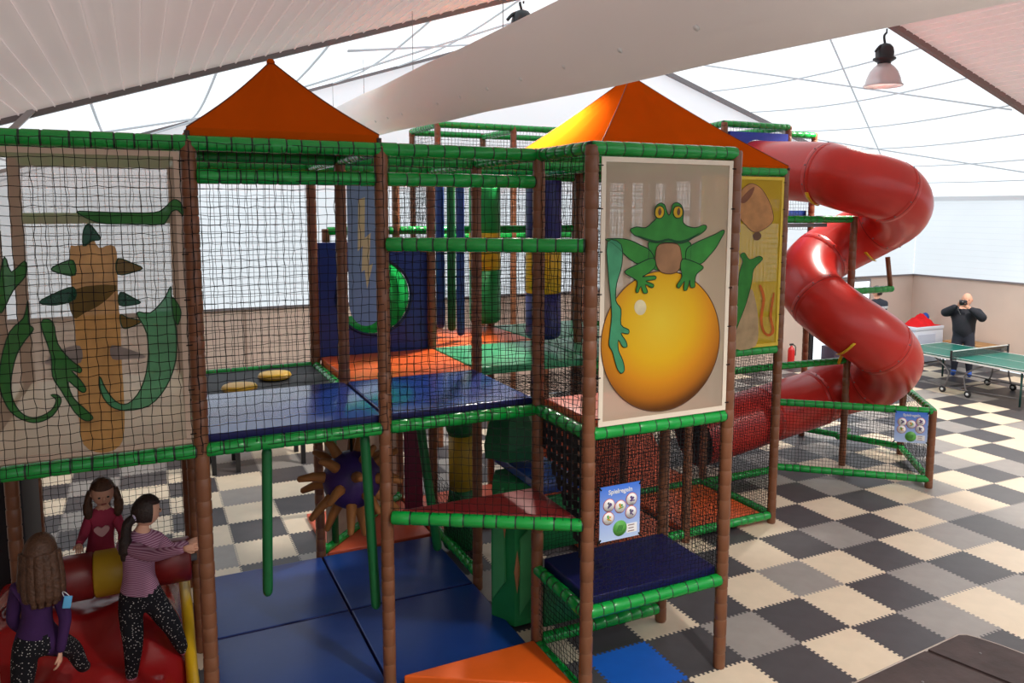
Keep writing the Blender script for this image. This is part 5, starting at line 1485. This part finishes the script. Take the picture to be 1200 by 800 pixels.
# ================================================================== TABLE TENNIS, BACK CORNER, WOODEN TABLE
TX, TY = 10.43, 4.80
t = thing('table_tennis_table', 'green table tennis table with a net on a wheeled metal frame', 'table', (TX, TY, 0))
TG = mat('tt_green', srgb(26, 104, 92), .35, .5, .05)
WL = mat('tt_white', srgb(222, 226, 226), .5)
for s in (-1, 1):
    c = (TX, TY + s * .69, .748)
    half = MB().box(c, (1.525, 1.36, .024)).build('table_half', TG, t)
    ln = MB()
    for xx in (-.7525, 0, .7525): ln.box((TX + xx, TY + s * .69, .7612), (.02 if xx else .006, 1.36, .002))
    ln.box((TX, TY + s * 1.36, .7612), (1.525, .02, .002))
    ln.build('white_line', WL, half)
    ap = MB()
    ap.box((TX, TY + s * 1.35, .72), (1.5, .02, .05)); ap.box((TX - .745, TY + s * .69, .72), (.02, 1.36, .05)); ap.box((TX + .745, TY + s * .69, .72), (.02, 1.36, .05))
    ap.build('apron', WL, half)
    for sx in (-1, 1):
        MB().tube([(TX + sx * .60, TY + s * 1.22, .70), (TX + sx * .60, TY + s * 1.22, .02)], .02, 8).build('leg', mat('tt_leg', srgb(24, 74, 70), .5), t)
        MB().tube(spline([(TX + sx * .66, TY + s * .55, .70), (TX + sx * .70, TY + s * .18, .45), (TX + sx * .72, TY + s * .24, .10)]), .016, 7).build('frame_tube', M_STEEL, t)
        MB().tube([(TX + sx * .60, TY + s * 1.22, .18), (TX + sx * .70, TY + s * .25, .14)], .012, 6).build('frame_tube', M_STEEL, t)
        w = MB().lathe([(.02, -.016), (.065, -.018), (.07, -.01), (.07, .01), (.065, .018), (.02, .016)], (TX + sx * .72, TY + s * .27, .07), 18, M=Matrix.Rotation(R(90), 4, 'Y')).build('wheel', M_DARK, t)
        MB().lathe([(.0, -.022), (.03, -.022), (.03, .022), (0, .022)], (TX + sx * .72, TY + s * .27, .07), 10, M=Matrix.Rotation(R(90), 4, 'Y')).build('hub', WL, w)
    MB().tube([(TX - .60, TY + s * 1.22, .30), (TX + .60, TY + s * 1.22, .30)], .014, 6).build('cross_bar', M_STEEL, t)
MB().tube([(TX - .72, TY, .14), (TX + .72, TY, .14)], .014, 6).build('cross_bar', M_STEEL, t)
MB().tube([(TX - .72, TY - .27, .14), (TX - .72, TY + .27, .14)], .014, 6).build('frame_tube', M_STEEL, t)
MB().tube([(TX + .72, TY - .27, .14), (TX + .72, TY + .27, .14)], .014, 6).build('frame_tube', M_STEEL, t)
nt_ = thing('table_tennis_net', 'dark net with a white tape clamped across the green table', 'net', (TX, TY, .76))
for s in (-1, 1): MB().box((TX + s * .90, TY, .82), (.03, .03, .20)).build('net_post', M_DARK, nt_)
for s in (-1, 1): MB().box((TX + s * .82, TY, .735), (.18, .03, .02)).build('clamp', M_DARK, nt_)
MB().box((TX, TY, .838), (1.78, .006, .13)).build('net_mesh', mat('tt_net', srgb(60, 70, 72), .8, see=.45), nt_)
MB().box((TX, TY, .905), (1.78, .012, .018)).build('net_tape', WL, nt_)
# chest freezer with red cloth and blue bag
fx, fy = 12.20, 7.55
t = thing('chest_freezer', 'white chest freezer standing in the corner of the beige walls', 'freezer', (fx, fy, 0))
FW = mat('freezer_white', srgb(214, 222, 236), .35, .5)
MB().box((fx, fy, .42), (1.0, .62, .78), bevel=.02).build('freezer_body', FW, t)
MB().box((fx, fy, .855), (1.02, .64, .09), bevel=.02).build('lid', FW, t)
MB().box((fx - .1, fy - .318, .52), (.6, .012, .40)).build('front_panel', mat('freezer_panel', srgb(196, 206, 226), .4), t)
MB().box((fx - .515, fy, .52), (.012, .4, .40)).build('side_panel', MATS['freezer_panel'], t)
MB().box((fx - .52, fy - .1, .79), (.02, .05, .04)).build('lock', M_DARK, t)
mb = MB(); vs = []; fs = []; n = 18
for i in range(n + 1):
    for j in range(n + 1):
        u, v = i / n * 2 - 1, j / n * 2 - 1
        h = max(0, 1 - (u * u + v * v) ** .9) * (.20 + .06 * math.sin(u * 6 + v * 3) + .04 * math.sin(v * 11 + u * 4))
        vs.append((fx + .02 + u * .44, fy + v * .28, .905 + h))
for i in range(n):
    for j in range(n):
        k = i * (n + 1) + j; fs.append((k, k + n + 1, k + n + 2, k + 1))
mb.add(vs, fs, 0, True)
k0 = len(vs)
mb.add([(fx - .42, fy - .28, .902), (fx + .46, fy - .28, .902), (fx + .46, fy + .28, .902), (fx - .42, fy + .28, .902)], [(0, 3, 2, 1)])
tag(mb.build('red_cloth', mat('bright_red_cloth', srgb(214, 28, 34), .75, .2, .1)), 'heap of bright red cloth on the white chest freezer', 'cloth')
tag(MB().ball((fx + .50, fy + .20, 1.03), (.09, .09, .125), 12).build('blue_bag', mat('blue_bag', srgb(44, 82, 168), .6, .3, .2, 12, .4, 14)), 'small blue bag beside the red cloth heap', 'bag')
t = thing('wooden_crate_bench', 'low wooden topped bench against the beige wall behind the man', 'bench', (12.7, 6.55, 0))
MB().box((12.66, 6.45, .56), (.62, 1.1, .06), bevel=.01).build('bench_top', mat('light_wood', srgb(170, 128, 84), .6, .3, .2, 5), t)
MB().box((12.70, 6.45, .26), (.50, 1.0, .52)).build('bench_box', mat('grey_box', srgb(126, 124, 126), .7), t)
MB().box((12.44, 6.2, .36), (.012, .35, .14)).build('paper_label', WL, t)
# fire extinguisher, dark box by the door
t = thing('fire_extinguisher', 'red fire extinguisher standing by the back wall behind the slide', 'fire extinguisher', (8.70, 8.20, 0))
RE = mat('extinguisher_red', srgb(206, 34, 34), .3, .5)
MB().lathe([(.07, .0), (.08, .02), (.08, .40), (.065, .46), (.03, .49), (.025, .52)], (8.70, 8.20, .02), 18).build('cylinder', RE, t)
MB().box((8.70, 8.20, .57), (.10, .03, .04)).build('valve', M_DARK, t)
MB().tube(spline([(8.74, 8.20, .57), (8.81, 8.18, .50), (8.80, 8.17, .30)]), .012, 6).build('hose', M_DARK, t)
tag(MB().box((10.0, 8.05, .24), (.58, .40, .46), bevel=.02).build('storage_box', mat('dark_plum_box', srgb(66, 50, 70), .6)), 'dark plum storage box in front of the glass door', 'box')
# wooden table, lower right
wp = [Vector((.161, -1.92, 0)), Vector((-1.10, -2.02, 0))]
ex = (wp[1] - wp[0]).normalized()             # along the far edge
ey = Vector((.271, -.962, 0)).normalized()    # towards the viewer
t = thing('wooden_table', 'dark weathered plank table with worn pale edges', 'table', (-.4, -2.5, 0))
WD = mat('dark_wood', srgb(60, 48, 47), .5, .35, .25, 6, .25, 12); WE = mat('worn_wood_edge', srgb(170, 158, 150), .6, .3, .2, 10)
ext = .46
for q, ext in enumerate((.46, .80)):
    o0 = wp[0] + ex * (0 if q == 0 else .472)
    a = o0; b = o0 + ex * ext; c = b + ey * 1.5; d = a + ey * 1.5
    P = [a, b, c, d]
    if q == 0:
        P = [a + ex * .08, b, c, d, a + ey * .22, a + ey * .09 + ex * .015, a + ex * .035 + ey * .03]
    bm = bmesh.new()
    vs_ = [bm.verts.new((p.x, p.y, .69)) for p in P]
    f = bm.faces.new(vs_)
    r_ = bmesh.ops.extrude_face_region(bm, geom=[f])
    for g in r_['geom']:
        if isinstance(g, bmesh.types.BMVert): g.co.z = .75
    bmesh.ops.recalc_face_normals(bm, faces=bm.faces)
    bmesh.ops.bevel(bm, geom=[e1 for e1 in bm.edges if abs(e1.verts[0].co.z - e1.verts[1].co.z) < .01], offset=.012, segments=2, affect='EDGES')
    bm.verts.index_update()
    mi = [1 if .2 < abs(f.normal.z) < .98 else 0 for f in bm.faces]
    mb = MB().add([v.co.copy() for v in bm.verts], [[v.index for v in f.verts] for f in bm.faces], mi, False)
    bm.free()
    mb.build('plank', [WD, WE], t)
    for s in (.22, 1.2):
        p = o0 + ex * ext * .5 + ey * s
        MB().lathe([(.009, 0), (.009, .003), (.0, .004)], (p.x, p.y, .75), 10).build('screw_head', M_STEEL, t)
edge = [wp[0] + ex * 1.26, wp[0] + ex * .5, wp[0] + ex * .08, wp[0] + ex * .035 + ey * .03, wp[0] + ex * .015 + ey * .09, wp[0] + ey * .22, wp[0] + ey * 1.4]
MB().tube([Vector((p.x, p.y, .741)) + (ex * .004 + ey * .004) for p in edge], .010, 6).build('worn_edge', WE, t)
for u, v in ((.12, .15), (1.25, .15), (.12, 1.35), (1.25, 1.35)):
    p = wp[0] + ex * u + ey * v
    MB().box((p.x, p.y, .345), (.09, .09, .69)).build('leg', WD, t)
for v in (.15, 1.35):
    p = wp[0] + ex * .69 + ey * v
    MB().box((p.x, p.y, .645), (1.2, .06, .085), rz=math.atan2(ex.y, ex.x)).build('cross_bar', WD, t)
# grey strut under the roof edge
tag(bar('roof_strut', (-5.80, 3.10, 4.60), (-6.02, 3.08, 4.36), .12, .05, mat('light_grey_metal', srgb(188, 184, 190), .5), ce))
